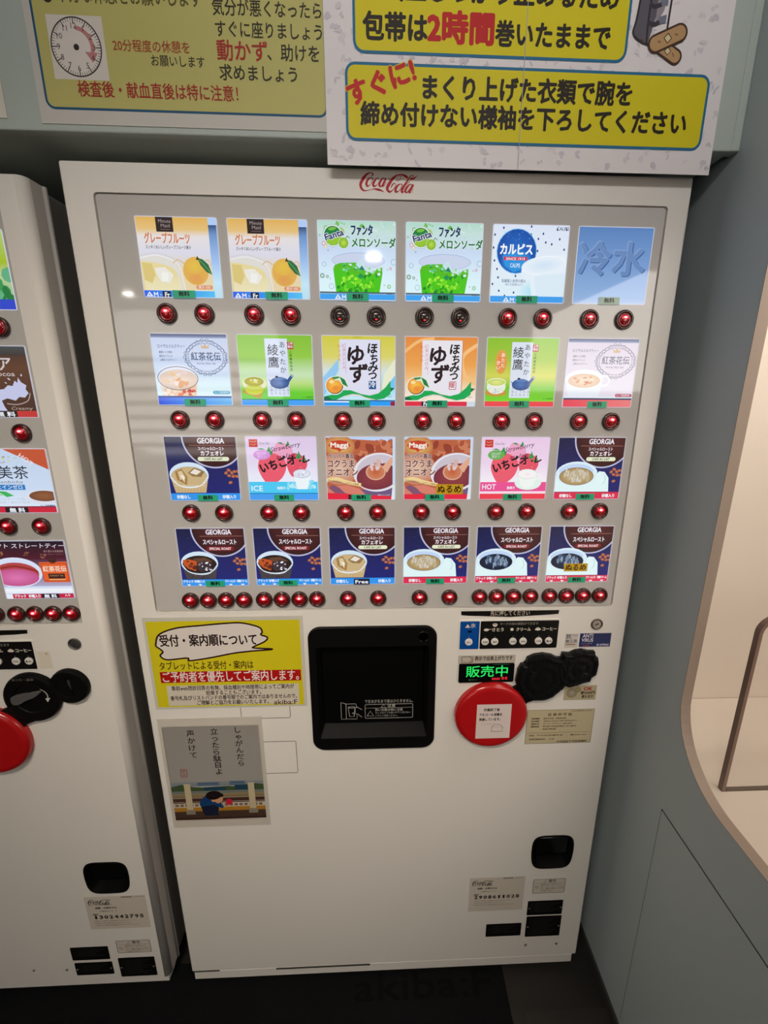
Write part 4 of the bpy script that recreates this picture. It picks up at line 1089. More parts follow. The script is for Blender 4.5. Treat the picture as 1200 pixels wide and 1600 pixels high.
def build_machine(root, top, dz, wr, spec):
    """door, cabinet, display window, panels and buttons common to both machines; local x = 0 at the middle"""
    fx = 0.5 if spec == 'main' else 0.4965
    body = bmesh.new()
    if spec == 'main':
        add_box(body, -0.5, fx, 0.0, 0.045, 0.050, top, 0.004, 3)
    else:
        prof = [(-0.5, 0.045), (-0.5, 0.006), (-0.494, 0.0)] + [(fx - 0.014 + 0.014 * math.sin(R(t_)), 0.014 - 0.014 * math.cos(R(t_))) for t_ in range(0, 91, 15)] + [(fx, 0.040), (fx + 0.0035, 0.043), (fx + 0.0035, 0.047), (fx - 0.002, 0.047)]
        lo = [body.verts.new((x, y, 0.038)) for x, y in prof]; hi = [body.verts.new((x, y, top)) for x, y in prof]
        for i in range(len(prof)):
            j = (i + 1) % len(prof)
            body.faces.new((lo[i], lo[j], hi[j], hi[i]))
        body.faces.new(lo); body.faces.new(hi)
    win = rr(-0.4545, 1.063 + dz, wr, 1.783 + (dz if spec == 'main' else -0.018), 0.006, 4)
    cuts = [cutter(win, -0.01, 0.0065)]
    dcx, dcz = -0.0283, 0.8773 + dz
    deliv = rr(dcx - 0.118, dcz - 0.136, dcx + 0.118, dcz + 0.136, 0.022, 6)
    cuts.append(cutter(deliv, -0.01, 0.03))
    if spec == 'main': rx, rz, rw, rh = 0.4015, 0.4085, 0.100, 0.100
    else: rx, rz, rw, rh = 0.394, 0.380, 0.098, 0.092
    def pocket(s, dzz=0):
        P = []
        for t_ in range(40):
            a = 2 * PI * t_ / 40
            c, si = math.cos(a), math.sin(a)
            e = 0.42
            x = math.copysign(abs(c) ** e, c); z = math.copysign(abs(si) ** (e + .12), si)
            x *= 1.0 - 0.07 * (z + 1) * 0 - 0.06 * max(0, -z)
            P.append((rx + x * rw / 2 * s, rz + z * rh / 2 * s + dzz))
        return P
    cuts.append(cutter(pocket(1.0), -0.01, 0.035))
    door = boolean_door('door', body, cuts, M['enamel'], root)
    if spec != 'main':
        for p in door.data.polygons: p.use_smooth = abs(p.normal.x) > 0.01 and abs(p.normal.z) < 0.01 and abs(p.normal.y) > 0.01
    box('cabinet', -0.492, 0.492, 0.047, 0.70, 0.035, top - 0.004, M['cabinet'], root, bev=0.003)
    box('hinge', -0.478, -0.455, 0.048, 0.075, top - 0.004, top + 0.004, M['darkmetal'], root, bev=0.002)
    kick = bmesh.new()
    if spec == 'main':
        add_box(kick, -0.495, 0.4895, 0.0012, 0.03, 0.0215, 0.0495, 0.001, 1)
    else:
        add_box(kick, -0.495, 0.490, 0.004, 0.04, 0.016, 0.0375, 0.001, 1)
    link('kick_plate', bm_mesh('kick_plate', kick), M['enamel'], root)
    for fx_, fy_ in ((-0.44, 0.10), (0.44, 0.10), (-0.44, 0.62), (0.44, 0.62)):
        bm = bmesh.new(); bmesh.ops.create_cone(bm, cap_ends=True, segments=16, radius1=0.024, radius2=0.018, depth=0.036)
        bmesh.ops.translate(bm, verts=bm.verts[:], vec=(fx_, fy_, 0.018))
        link('foot', bm_mesh('foot', bm), M['gap'], root)
    # display window sheet
    e = 0.0016
    ws = rr(-0.4545 + e, 1.063 + dz + e, wr - e, 1.783 + (dz if spec == 'main' else -0.018) - e, 0.005, 4)
    loft('display_sheet', [(ws, 0.006), (ws, 0.0033), (scaled(ws, 0.9990), 0.0030)], M['sheet'], root)
    # delivery port: black frame, recess, sliding door
    o_ = rr(dcx - 0.1318, dcz - 0.1497, dcx + 0.1318, dcz + 0.1497, 0.026, 8)
    i_ = rr(dcx - 0.1165, dcz - 0.1180, dcx + 0.1165, dcz + 0.105, 0.004, 8)
    d_ = rr(dcx - 0.1080, dcz - 0.0960, dcx + 0.1080, dcz + 0.100, 0.004, 8)
    loft('delivery_frame', [(o_, -0.0002), (o_, -0.003), (scaled(o_, .985), -0.0052), (i_, -0.0052), (d_, 0.022)], M['black'], root, cap1=False, smooth=False)
    dd = rr(dcx - 0.1075, dcz - 0.0955, dcx + 0.1075, dcz + 0.0995, 0.003, 4)
    dl = loft('delivery_door', [(dd, 0.022), (dd, 0.016), (scaled(dd, .985), 0.0152)], M['blackgloss'], root)
    if spec == 'main':
        a = Art(dcx - 0.1075, dcz + 0.0995, 0.215, 0.195, 0.0150, clip=False)
        g = (170, 166, 160)
        a.text('できあがるまで扉はひらきません。', 41, 63.5, 4.6, g, 49, 0.0)
        a.frame(41, 69, 90, 86, 1.5, .5, g); a.rect(41, 73.4, 90, 73.7, g)
        a.stroke([(57.5, 73), (60, 69.7), (62.5, 73), (57.5, 73)], g, .4, False); a.text('注意', 64, 69.2, 4.2, g, 8, .02)
        a.stroke([(43, 83), (46.5, 77), (50, 83), (43, 83)], g, .5, False)
        a.text('熱いお飲み物に注意', 51.5, 74.2, 3.4, g, 28, .02); a.text('カップはとても熱いのでこぼさない', 51.5, 78, 2.7, g, 36); a.text('ようにご注意ください。', 51.5, 81.5, 2.7, g, 23)
        a.stroke([(17, 66), (17, 86), (33, 86), (33, 82)], g, .5, False); a.stroke([(17, 66), (22, 68), (32, 68), (33, 73)], g, .5, False); a.stroke([(22, 68), (22, 86)], g, .5, False)
        a.stroke([(24, 72), (25.5, 83), (30, 83), (31, 72), (24, 72)], g, .5, False); a.ring(27.5, 72, 3.6, 1.3, .4, g)
        a.stroke([(38, 75), (33, 72), (31, 74), (31, 78), (28, 79), (33, 80), (38, 84)], g, .5)
        a.build('warning_print', M['ink'], dl)
    bm = bmesh.new(); add_lathe(bm, [(0.0125, -0.0055), (0.0120, -0.0066), (0.0105, -0.0060), (0.0095, -0.0052), (0.004, -0.0052)], dcx + 0.104, dcz + 0.1256, 24)
    link('lock_recess', bm_mesh('lock_recess', bm, True), M['blackgloss'], root)
    # coin return
    loft('coin_return', [(pocket(1.035), -0.0003), (pocket(1.03), -0.0022), (pocket(0.97), -0.0022), (pocket(0.93), 0.004), (pocket(0.86, 0.004), 0.03)], M['black'], root)
    bm = bmesh.new()
    fl = [(rx - rw * .40, rz - rh * .12), (rx + rw * .40, rz - rh * .12), (rx + rw * .40, rz + rh * .40), (rx - rw * .40, rz + rh * .40)]
    add_loft(bm, [(fl, 0.012), (fl, 0.006), (scaled(fl, .93), 0.004)], True, True)
    link('coin_flap', bm_mesh('coin_flap', bm), M['blackgloss'], root)
    return door

PW, PH = 0.1275, 0.118
COLX = [-0.332 + 0.1428 * i for i in range(6)]
ROWZ = [1.6925, 1.5200, 1.3490, 1.1780]
def WX(x): return x * 1.0037
def WZ(z): return 1.485 + (z - 1.485) * 1.0037
_panel_cache = {}
PNAMES = {
    'grapefruit': (p_grapefruit, {}, 'lit panel with a grapefruit and a glass of pale yellow juice'),
    'melon': (p_melon, {}, 'lit panel with a glass of bright green melon soda'),
    'white': (p_whitedrink, {}, 'lit white panel with a blue ball logo and a cup of white drink'),
    'water': (p_water, {}, 'plain blue lit panel with large embossed characters 冷水'),
    'milktea': (p_milktea, {}, 'pale blue lit panel with an iced milk tea glass and oval emblem'),
    'milktea_hot': (p_milktea, dict(hot=True), 'pale lit panel with a white cup of hot milk tea, red strip below'),
    'greentea': (p_greentea, {}, 'green lit panel with a blue teapot and a glass of cold green tea'),
    'greentea_hot': (p_greentea, dict(hot=True), 'green lit panel with a blue teapot and an orange oval, hot tea'),
    'yuzu': (p_yuzu, {}, 'yellow and blue lit panel with a yuzu fruit, blue 冷 seal'),
    'yuzu_hot': (p_yuzu, dict(hot=True), 'orange lit panel with a yuzu fruit, red 暖 seal'),
    'straw': (p_strawberry, {}, 'pink lit panel with strawberries and a cyan ICE band'),
    'straw_hot': (p_strawberry, dict(hot=True), 'pink lit panel with strawberries and a pink HOT band'),
    'onion': (p_onion, {}, 'lit panel with a bowl of onion soup and a wooden spoon'),
    'onion_warm': (p_onion, dict(warm=True), 'lit onion soup panel with a yellow ぬるめ sticker'),
    'lait': (p_coffee, dict(milk=True, hot=False), 'dark blue lit panel with an iced café au lait'),
    'lait_hot': (p_coffee, dict(milk=True, hot=True), 'dark blue lit panel with a white cup of steaming café au lait'),
    'roast': (p_coffee, dict(milk=False, hot=False), 'dark blue lit panel with a glass of iced black coffee'),
    'roast_hot': (p_coffee, dict(milk=False, hot=True), 'dark blue lit panel with a white cup of hot black coffee'),
    'greendrink': (p_green_drink, {}, 'green lit panel above a blue strip'),
    'cocoa': (p_cocoa, {}, 'brown lit cocoa panel with a splash of milk'),
    'health': (p_healthtea, {}, 'pale lit tea panel with an orange HOT corner'),
    'straight': (p_straighttea, {}, 'dark red lit panel with a cup of straight tea'),
}
def panel_mesh(kind):
    if kind not in _panel_cache:
        fn, kw, lab = PNAMES[kind]
        a = Art(-PW / 2, PH / 2, PW, PH, 0.0, corner=1.8)
        a.slab(0.0006, (225, 232, 245))
        fn(a, **kw)
        a.n += 1; a.frame(0, 0, 100, a.H, 1.8, .75, (206, 206, 222))  # pale rim painted in for backlight bleeding around the panel
        me = a.mesh('product_panel'); me.materials.append(M['backlit'])
        _panel_cache[kind] = me
    return _panel_cache[kind]

rnd = random.Random(7)
layout = [['grapefruit', 'grapefruit', 'melon', 'melon', 'white', 'water'],
          ['milktea', 'greentea', 'yuzu', 'yuzu_hot', 'greentea_hot', 'milktea_hot'],
          ['lait', 'straw', 'onion', 'onion_warm', 'straw_hot', 'lait_hot'],
          ['roast', 'roast', 'lait', 'lait_hot', 'roast_hot', 'roast_hot']]
# offset of the green tape on each panel (fraction of panel width from centre)
toff = [[.01, .07, .0, -.0, .0, .0], [.0, -.0, .0, -.04, .0, .0], [.03, .0, .0, -.04, .0, -.02], [.0, -.02, 9, .0, .0, .0]]

def panels_and_buttons(root, kinds, dz, cols, main):
    for r_ in range(4):
        for i in cols:
            kind = kinds[r_][i]
            if kind is None: continue
            cx, cz = WX(COLX[i]), WZ(ROWZ[r_]) + dz
            p = link('product_panel', panel_mesh(kind), None, root, (cx, 0.0024, cz))
            p['label'] = PNAMES[kind][2]
            if main and toff[r_][i] < 5:
                tape_label(p, toff[r_][i] * PW, -PH / 2 + 0.0058 - 0.0006, -0.0022, rnd, pale_tape=(kind == 'water'))
            if main and toff[r_][i] > 5:
                a = Art(-0.0175, -PH / 2 + 0.0125, 0.031, 0.0122, -0.0022); a.slab(.0003, (18, 20, 48)); a.text('Free', 50, 4, 33, (240, 242, 250), 80, .05, 'c')
                a.build('free_label', M['backlit'], p)['label'] = 'black label reading Free'
            if main and (r_, i) in ((2, 3), (3, 5)):
                if (r_, i) == (2, 3): a = Art(-0.0035, -0.0290, 0.0515, 0.0190, -0.0022)
                else: a = Art(-0.0285, -0.0190, 0.0475, 0.0165, -0.0022)
                a.slab(.0003, (214, 172, 40)); a.text('ぬるめ', 50, 3 if r_ == 2 else 2, 31, (30, 14, 10), 86, .035, 'c')
                a.build('yellow_sticker', M['inkgloss'], p)['label'] = 'yellow sticker reading ぬるめ'
            quad = (r_ == 3 and i in ((0, 1, 4, 5) if main else (0, 1, 4, 5)))
            bz = {0: 1.6092, 1: 1.4364, 2: 1.2666, 3: 1.0890}[r_]
            bz = WZ(bz) + dz - (0.0 if main else 0.0015)
            xs = (-.0518, -.0172, .0172, .0518) if quad else ((-.0300, .0300) if r_ else (-.0305, .0305))
            for dx in xs:
                on = not (main and r_ == 0 and i in (2, 3))
                select_button(root, WX(COLX[i] + dx) , bz, 0.0030, on)

# ---- the main machine ----
mach = thing('vending_machine', 'white cup drink vending machine with twenty-four lit panels, in the centre', 'vending machine', (0, 0, 0), 'white cup vending machines')
build_machine(mach, 1.825, 0.0, 0.4640, 'main')
panels_and_buttons(mach, layout, 0.0, range(6), True)

a = Art(-0.0422, 1.8198, 0.0900, 0.03, -0.0003, clip=False)
script_logo(a, (9.28e-5 / 0.0009, 7.42e-5 / 0.0009), 2.0, 0.7, (176, 22, 30))
a.build('script_logo', M['ink'], mach)['label'] = 'red script lettering'

def instruction_strip(root, x0, x1, z1, z0, text):
    w = x1 - x0
    a = Art(x0, z1, w, z1 - z0, -0.0004, clip=False)
    H = a.H
    a.poly([(0, 0), (100, 0), (99.5, H * .62), (90, H * .72), (50, H), (8, H * .72), (.5, H * .62)], (22, 18, 16))
    if text: a.text(text, 30, -0.2, H * .86, (228, 215, 196), 40, .004)
    return a.build('instruction_strip', M['inkgloss'], root)
instruction_strip(mach, 0.1515, 0.3545, 1.0567, 1.0425, '先に押してください')

def option_panel(root, x0, x1, z1, z0, xs, zb):
    w, h = x1 - x0, z1 - z0
    pts = rr(x0 - 0.003, z0 - 0.003, x1 + 0.003, z1 + 0.003, 0.004, 4)
    f = loft('option_panel', [(pts, 0.0), (pts, -0.0012), (scaled(pts, .985), -0.0018)], M['enamel'], root)
    a = Art(x0, z1, w, h, -0.0020, clip=False)
    H = a.H
    a.rrect(0, 0, 19.5, H, 1, (12, 74, 150)); a.rrect(20.5, 0, 100, H, 1, (20, 18, 17))
    c = (226, 214, 198)
    a.poly([(5, 7), (7.5, 3), (10, 7)], c); a.text('氷', 10.5, 2, 5.4, c, None, .02); a.rrect(7.5, 10, 12, 12.6, 1, (8, 24, 66))
    a.ring(35, 4, 2.5, 1.6, .7, c); a.ell(35, 5, 2.0, 1.2, c); a.text('マークの味の調節ができます', 40, 1.6, 3.5, (150, 140, 130), 39, .01)
    a.ell(26.5, 9.6, 2.6, 1.5, c); a.stroke([(28, 9), (32, 9)], c, .5); a.text('さとう', 32.5, 7.4, 4.4, c, 11.5, .04)
    a.rrect(51, 8, 54, 11, .5, c); a.text('クリーム', 57, 7.4, 4.4, c, 14.5, .04)
    a.ell(79, 9.8, 3, 1.4, c); a.ring(79, 8.8, 1.7, 1.2, .4, c); a.text('コーヒー', 83.5, 7.4, 4.4, c, 14.5, .04)
    a.build('option_print', M['inkgloss'], f)
    words = ['なし', '少なめ', '多め', '少なめ', '多め', 'うすめ', '濃いめ']
    for i, x in enumerate(xs):
        bm = bmesh.new(); add_lathe(bm, [(0.0077, -0.002), (0.0077, -0.0038), (0.0070, -0.0045), (0.002, -0.0047)], x, zb, 24)
        b = link('option_button', bm_mesh('option_button', bm, False), M['enamel'], root)
        a = Art(x - 0.006, zb + 0.003, 0.012, 0.006, -0.0048, clip=False); a.text(words[i], 50, 4, 42, (60, 45, 30), 84 if len(words[i]) > 2 else 70, .05, 'c')
        a.build('button_print', M['ink'], b)
        bm = bmesh.new(); add_lathe(bm, [(0.0012, -0.002), (0.0011, -0.0027), (0.0003, -0.0029)], x, zb + 0.0105, 10)
        link('indicator_lamp', bm_mesh('indicator_lamp', bm, True), M['darkmetal'], root)
option_panel(mach, 0.1510, 0.3560, 1.0345, 0.9705, [0.1699, 0.2040, 0.2240, 0.2620, 0.2835, 0.3160, 0.3375], 0.9880)

def cam_lock(root, x, z, r=0.0125):
    bm = bmesh.new(); add_lathe(bm, [(r, 0.0), (r, -0.002), (r * .92, -0.003), (r * .80, -0.0022), (r * .74, 0.0)], x, z, 28, cap=False)
    o = link('lock', bm_mesh('lock', bm, True), M['darkmetal'], root)
    bm = bmesh.new(); add_lathe(bm, [(r * .74, 0.0), (r * .72, -0.0012), (r * .1, -0.0014)], x, z, 24)
    link('key_plug', bm_mesh('key_plug', bm), M['chrome'], o)
    bm = bmesh.new(); add_box(bm, x - r * .30, x + r * .30, -0.0018, -0.0010, z - r * .10, z + r * .10)
    bmesh.ops.rotate(bm, verts=bm.verts[:], cent=(x, 0, z), matrix=Matrix.Rotation(R(-25), 3, 'Y'))
    link('keyhole', bm_mesh('keyhole', bm), M['gap'], o)
cam_lock(mach, 0.4368, 1.0230)

# antivirus stickers
a = Art(0.3735, 1.0020, 0.0275, 0.0335, -0.0003); a.slab(.0002, (205, 196, 186))
a.text('抗', 6, 4, 42, (60, 70, 110), None, .04); a.text('ウイルス', 52, 8, 18, (70, 80, 120), 44, .02); a.text('施工済', 5, 50, 30, (60, 60, 90), 88, .03); a.grad(8, 88, 82, 97, [(0, (110, 130, 90)), (1, (200, 80, 70))])
a.build('sticker', M['ink'], mach)['label'] = 'small white sticker beside the blue one'
a = Art(0.4035, 1.0028, 0.0685, 0.0335, -0.0003); a.slab(.0002, (205, 200, 198)); a.rect(1.5, 1.5, 98.5, a.H - 1.5, (28, 44, 96))
a.text('ANTI', 10, .5, 18, (225, 220, 225), 32, .03); a.text('VIRUS', 8, 15.5, 17, (225, 220, 225), 36, .025); a.text('抗ウイルス施工済', 8, 33.5, 5, (160, 160, 190), 34, .0); a.text('SIAA', 14, 40, 6, (190, 80, 90), 20, .03)
a.ell(60, 41, 3.6, 3.6, (190, 190, 215)); a.text('OPTIMUS', 66, 36.5, 9, (200, 200, 220), 28, .06)
a.build('sticker', M['inkgloss'], mach)['label'] = 'dark blue ANTI VIRUS sticker'

# sold-out / on-sale display
a = Art(0.1500, 0.9545, 0.1215, 0.0195, -0.0003); a.slab(.0002, (190, 180, 165))
a.frame(6, 2, 26, 14, 2, .9, (50, 40, 34)); a.stroke([(20, 3), (24, 8), (21, 13), (25, 13)], (50, 40, 34), .9); a.text('表示で出来上がりです', 29, 1.6, 9.6, (40, 32, 28), 66, .04)
a.build('sticker', M['ink'], mach)['label'] = 'beige strip reading 表示で出来上がりです'
d_ = rr(0.1522, 0.8905, 0.2702, 0.9355, 0.003, 4)
sd = loft('status_display', [(d_, 0.0), (d_, -0.0025), (scaled(d_, .985), -0.0032)], M['blackgloss'], mach)
a = Art(0.1522, 0.9355, 0.118, 0.045, -0.0034, clip=False)
a.text('販売中', 13, 3.5, 24.5, (30, 226, 96), 75, .02)
a.text('最大ホット', 18, 30, 4, (50, 90, 55), 16); a.rect(60, 28.5, 75, 33, (190, 12, 30)); a.rect(78, 27, 82, 32.5, (215, 16, 34)); a.rect(84, 27, 88, 32.5, (215, 16, 34)); a.rect(62, 1, 90, 2, (10, 70, 36))
a.build('led_text', M['ledprint'], sd)['label'] = 'green lit characters 販売中'

# coin unit: two joined black rounds; on this machine wrapped in black vinyl tape
def coin_body(root, bx, bz, br, sx, sz, sr, rx, rz, name='coin_unit'):
    bm = bmesh.new()
    for x, z, r in ((bx, bz, br), (sx, sz, sr)):
        add_lathe(bm, [(r, 0.0), (r, -0.005), (r * .97, -0.009), (r * .90, -0.0105), (r * .62, -0.0095), (r * .56, -0.006), (r * .1, -0.0055)], x, z, 40)
    def bridge(p, q, wp, wq, y):
        d = Vector((q[0] - p[0], q[1] - p[1])).normalized(); nrm = Vector((-d.y, d.x))
        mid = ((p[0] + q[0]) / 2, (p[1] + q[1]) / 2); wm = min(wp, wq) * .72
        L = [(p[0] + nrm.x * wp, p[1] + nrm.y * wp), (mid[0] + nrm.x * wm, mid[1] + nrm.y * wm), (q[0] + nrm.x * wq, q[1] + nrm.y * wq)]
        Rr = [(q[0] - nrm.x * wq, q[1] - nrm.y * wq), (mid[0] - nrm.x * wm, mid[1] - nrm.y * wm), (p[0] - nrm.x * wp, p[1] - nrm.y * wp)]
        pts = L + Rr
        add_loft(bm, [(pts, 0.0), (pts, y)], False, True)
    bridge((bx, bz), (sx, sz), br * .62, sr * .75, -0.0085)
    bridge((bx - br * .2, bz - br * .4), (rx, rz), br * .62, br * .62, -0.0075)
    return link(name, bm_mesh(name, bm), M['black'], root)
coin_body(mach, 0.3300, 0.9030, 0.0535, 0.4075, 0.9270, 0.0380, 0.2600, 0.8400)
def tape_wrap(root, lumps):
    bm = bmesh.new()
    rn = random.Random(11)
    for cx, cz, outl in lumps:
        pts = []
        n = len(outl)
        for i in range(n):
            p, q = outl[i], outl[(i + 1) % n]
            for t_ in (0, .25, .5, .75):
                pts.append((p[0] + (q[0] - p[0]) * t_, p[1] + (q[1] - p[1]) * t_))
        loops = [(pts, -0.0005), (pts, -0.0085)]
        rings = []
        for s, y in ((1.0, -0.0004), (1.0, -0.0080), (0.965, -0.0125), (0.86, -0.0140), (0.70, -0.0128), (0.52, -0.0138), (0.34, -0.0126), (0.16, -0.0134)):
            ring = []
            for (x, z) in pts:
                j = 0.00022 if 0.2 < s < 0.97 else 0.0
                ring.append(bm.verts.new((cx + (x - cx) * s, y + rn.uniform(-j, j) , cz + (z - cz) * s + rn.uniform(-j, j))))
            rings.append(ring)
        for A, B in zip(rings, rings[1:]):
            for i in range(len(A)):
                k = (i + 1) % len(A); bm.faces.new((A[i], A[k], B[k], B[i]))
        bm.faces.new(rings[-1])
    o = link('tape_cover', bm_mesh('tape_cover', bm), M['tape'], root)
    o['label'] = 'crumpled black vinyl tape wrapped over the coin slot'
    return o
tape_wrap(mach, [
    (0.331, 0.902, [(0.2735, 0.893), (0.2765, 0.921), (0.283, 0.936), (0.291, 0.9365), (0.295, 0.9505), (0.309, 0.9575), (0.328, 0.9600), (0.346, 0.9565), (0.358, 0.950), (0.372, 0.9485), (0.384, 0.925), (0.388, 0.900), (0.378, 0.876), (0.372, 0.872), (0.356, 0.855), (0.338, 0.848), (0.318, 0.8475), (0.303, 0.850), (0.293, 0.861), (0.284, 0.866)]),
    (0.405, 0.921, [(0.3665, 0.948), (0.3685, 0.961), (0.384, 0.9595), (0.396, 0.9655), (0.410, 0.9675), (0.424, 0.9635), (0.437, 0.9630), (0.438, 0.951), (0.4455, 0.9485), (0.4480, 0.936), (0.4455, 0.909), (0.436, 0.902), (0.4340, 0.893), (0.420, 0.889), (0.405, 0.8835), (0.388, 0.8785), (0.376, 0.885), (0.360, 0.905), (0.358, 0.935)])])

def red_knob(root, x, z, note):
    bm = bmesh.new()
    add_lathe(bm, [(0.0795, 0.0), (0.0795, -0.006), (0.0785, -0.0105), (0.0755, -0.0145), (0.0715, -0.0162), (0.066, -0.0166), (0.060, -0.0162), (0.004, -0.0162)], x, z, 72)
    o = link('red_disc', bm_mesh('red_disc', bm, True), M['red'], root)
    if note:
        s = 0.98
        a = Art(x - 0.0335, z + 0.0340, 0.0745, 0.0860, -0.0168); a.slab(.0003, (226, 210, 205))
        t_ = (40, 26, 26)
        a.text('作業終了後', 20, 13, 10.5, t_, 46, .05); a.text('アルコール消毒を', 8, 29, 10.5, t_, 66, .05); a.text('実施しています。', 8, 45, 10.5, t_, 62, .05)
        a.stroke([(12, 62), (45, 64), (55, 62)], (170, 150, 145), .8); a.stroke([(15, 70), (45, 66)], (170, 150, 145), .8)
        a.stroke([(46, 92), (46, 75), (52, 68), (70, 68), (78, 77), (78, 92), (46, 92)], (70, 60, 60), 1.3, False); a.stroke([(46, 75), (78, 77)], (150, 130, 130), .8, False)
        a.build('paper_note', M['ink'], o)['label'] = 'square white paper note taped on the red disc'
    return o
red_knob(mach, 0.2255, 0.8120, True)

a = Art(0.3848, 0.8760, 0.0710, 0.0365, -0.0003); a.slab(.0002, (182, 170, 138))
a.ell(24, 26, 16, 16, (130, 120, 100), (158, 148, 124)); a.ring(24, 26, 16, 16, 1.2, (90, 82, 66)); a.ell(24, 26, 7, 8, (165, 156, 132)); a.ell(42, 15, 9, 9, (150, 138, 100)); a.ring(42, 15, 9, 9, 1, (96, 86, 60))
a.text('OK', 60, 3, 17, (176, 24, 26), 26, .05); a.text('新500円', 52, 20, 12, (60, 40, 30), 44, .05); a.text('使えます', 56, 34, 11, (60, 40, 30), 36, .05)
a.build('sticker', M['inkgloss'], mach)['label'] = 'beige coin sticker reading OK'
a = Art(0.3080, 0.8160, 0.1500, 0.0890, -0.0003); a.slab(.0002, (196, 182, 148)); a.frame(0, 0, 100, a.H, .3, .7, (120, 116, 84))
bk = (84, 66, 48)
a.text('05文京保健所第 0000 号', 65, 1.5, 3, bk, 30); a.text('営 業 許 可 証', 31, 6, 5.2, bk, 36, .03)
for k, (s1, s2) in enumerate((('営業種類', '喫茶店営業（自動販売機）'), ('有効期限', '令和5年10月1日から令和11年9月30日まで'), ('営業者氏名', 'ボトラーズジャパン株式会社'), ('営業所所在地', '東京都千代田区外神田1丁目16番9号'), ('', '朝風2号館6階'))):
    if s1: a.text(s1, 7, 13.5 + 4.6 * k, 3.0, bk, 12, .04)
    a.text(s2, 25, 13.5 + 4.6 * k, 3.0, bk, (34, 50, 44, 50, 20)[k], .01)
a.rect(2, 39.5, 98, 40, (130, 118, 90)); a.text('許可者', 6, 43, 3, bk, 7, .04); a.text('千代田保健所長', 17, 43, 3, bk, 40); a.text('電話 03-5211-8161', 68, 43, 3, bk, 24, .02)
a.text('食品衛生責任者氏名', 6, 49.5, 3, bk, 24, .03); a.text('山田', 36, 49.5, 3, bk, 8); a.text('千代田区千代田保健所', 48, 54, 4.2, bk, 46, .03)
a.build('sticker', M['ink'], mach)['label'] = 'beige printed business permit'

# flush service hatches
def hatch(root, x0, z0, x1, z1, r=0.004):
    t_ = 0.0011
    bm = bmesh.new()
    o_, i_ = rr(x0, z0, x1, z1, r, 3), rr(x0 + t_, z0 + t_, x1 - t_, z1 - t_, max(r - t_, .0005), 3)
    add_loft(bm, [(o_, -0.0001), (o_, -0.0003), (i_, -0.0003), (i_, -0.0001)], False, False)
    h = link('hatch', bm_mesh('hatch', bm), M['gap'], root)
    return h
hatch(mach, -0.310, 0.811, -0.2055, 0.905); hatch(mach, -0.310, 0.666, -0.1975, 0.7515)

def info_label(root, x0, z1, w, h, number, y=-0.0003):
    a = Art(x0, z1, w, h, y); a.slab(.0002, (208, 198, 184))
    g = (40, 30, 24)
    script_logo(a, (.0385, .034), 5, 6, g)
    a.rect(60, 2, 78, 3.6, g); a.rect(80, 2, 97, 3, (150, 138, 122)); a.text('ボトラーズジャパン株式会社', 4, 17, 3, g, 38, .01)
    a.text('故障・お問合せは', 15, 23, 5, g, 35, .04); a.text('二次元コード →', 21, 31, 3.6, g, 28, .02)
    a.text('自販機番号', 9, 38.5, 3, g, 9, .04)
    for k, ch in enumerate(number):
        a.text(ch, 13 + k * 8.4, 41, 10.5, g, 5.2 if ch != '1' else 2.6, .07, 'c'); a.n -= 1
        if k: a.rect(8.6 + k * 8.4, 43, 8.9 + k * 8.4, 49, (140, 128, 112)); a.n -= 1
    a.n += 2
    for k, w_ in enumerate((70, 60, 74)): a.text('お問合せの際は自販機番号をお知らせください' , 9, 54 + 5 * k, 2.6, (110, 96, 82), w_, 0)
    return a.build('sticker', M['ink'], root)
info_label(mach, 0.2035, 0.3330, 0.1385, 0.1120, '2908611028')['label'] = 'grey information sticker with script logo and ten digits'

def warn_label(root, x0, z1, w, h):
    a = Art(x0, z1, w, h, -0.0003); a.slab(.0002, (212, 202, 188)); a.frame(0, 0, 100, a.H, 5, 1.6, (84, 72, 60))
    g = (92, 80, 66)
    a.stroke([(33, 13), (38, 4), (43, 13), (33, 13)], g, 1, False); a.text('警告', 47, 2.5, 12, g, 24, .03); a.rect(2, 16, 98, 16.6, g); a.ring(12, 32, 6, 6, 1, g); a.stroke([(8, 28), (16, 36)], g, 1)
    for k, s in enumerate(('転倒防止のため押したり', 'ゆすったりしないでください', 'けが・故障の原因になります', 'ご注意ください')): a.text(s, 24, 18.5 + 8.5 * k, 7, g, (62, 72, 72, 40)[k], .01)
    a.build('sticker', M['ink'], root)['label'] = 'small outlined warning sticker'
warn_label(mach, 0.3630, 0.3210, 0.0815, 0.0472)

def name_plate(root, x0, x1, z0, z1, screws, lab=None):
    pts = rr(x0, z0, x1, z1, 0.002, 3)
    o = loft('name_plate', [(pts, 0.0), (pts, -0.0009), (scaled(pts, .985), -0.0012)], M['black'], root)
    if screws:
        for x in (x0 + 0.005, x1 - 0.005):
            bm = bmesh.new(); add_lathe(bm, [(0.0019, -0.0012), (0.0018, -0.0019), (0.0003, -0.0021)], x, (z0 + z1) / 2, 12)
            link('rivet', bm_mesh('rivet', bm, True), M['chrome'], o)
    a = Art(x0 + .008, z1 - .006, x1 - x0 - .016, z1 - z0 - .01, -0.0013, clip=False)
    for k in range(int(a.H // 9)): a.text('形式 定格電圧 電源 消費電力 製造番号', 0, k * 9, 5.5, (62, 58, 52), 96 - 14 * (k % 3), 0)
    a.build('plate_print', M['ink'], o)
    return o
name_plate(mach, 0.3550, 0.4453, 0.2005, 0.2482, True); name_plate(mach, 0.3560, 0.4465, 0.1243, 0.1952, True)
name_plate(mach, 0.2530, 0.3440, 0.1308, 0.1740, False)
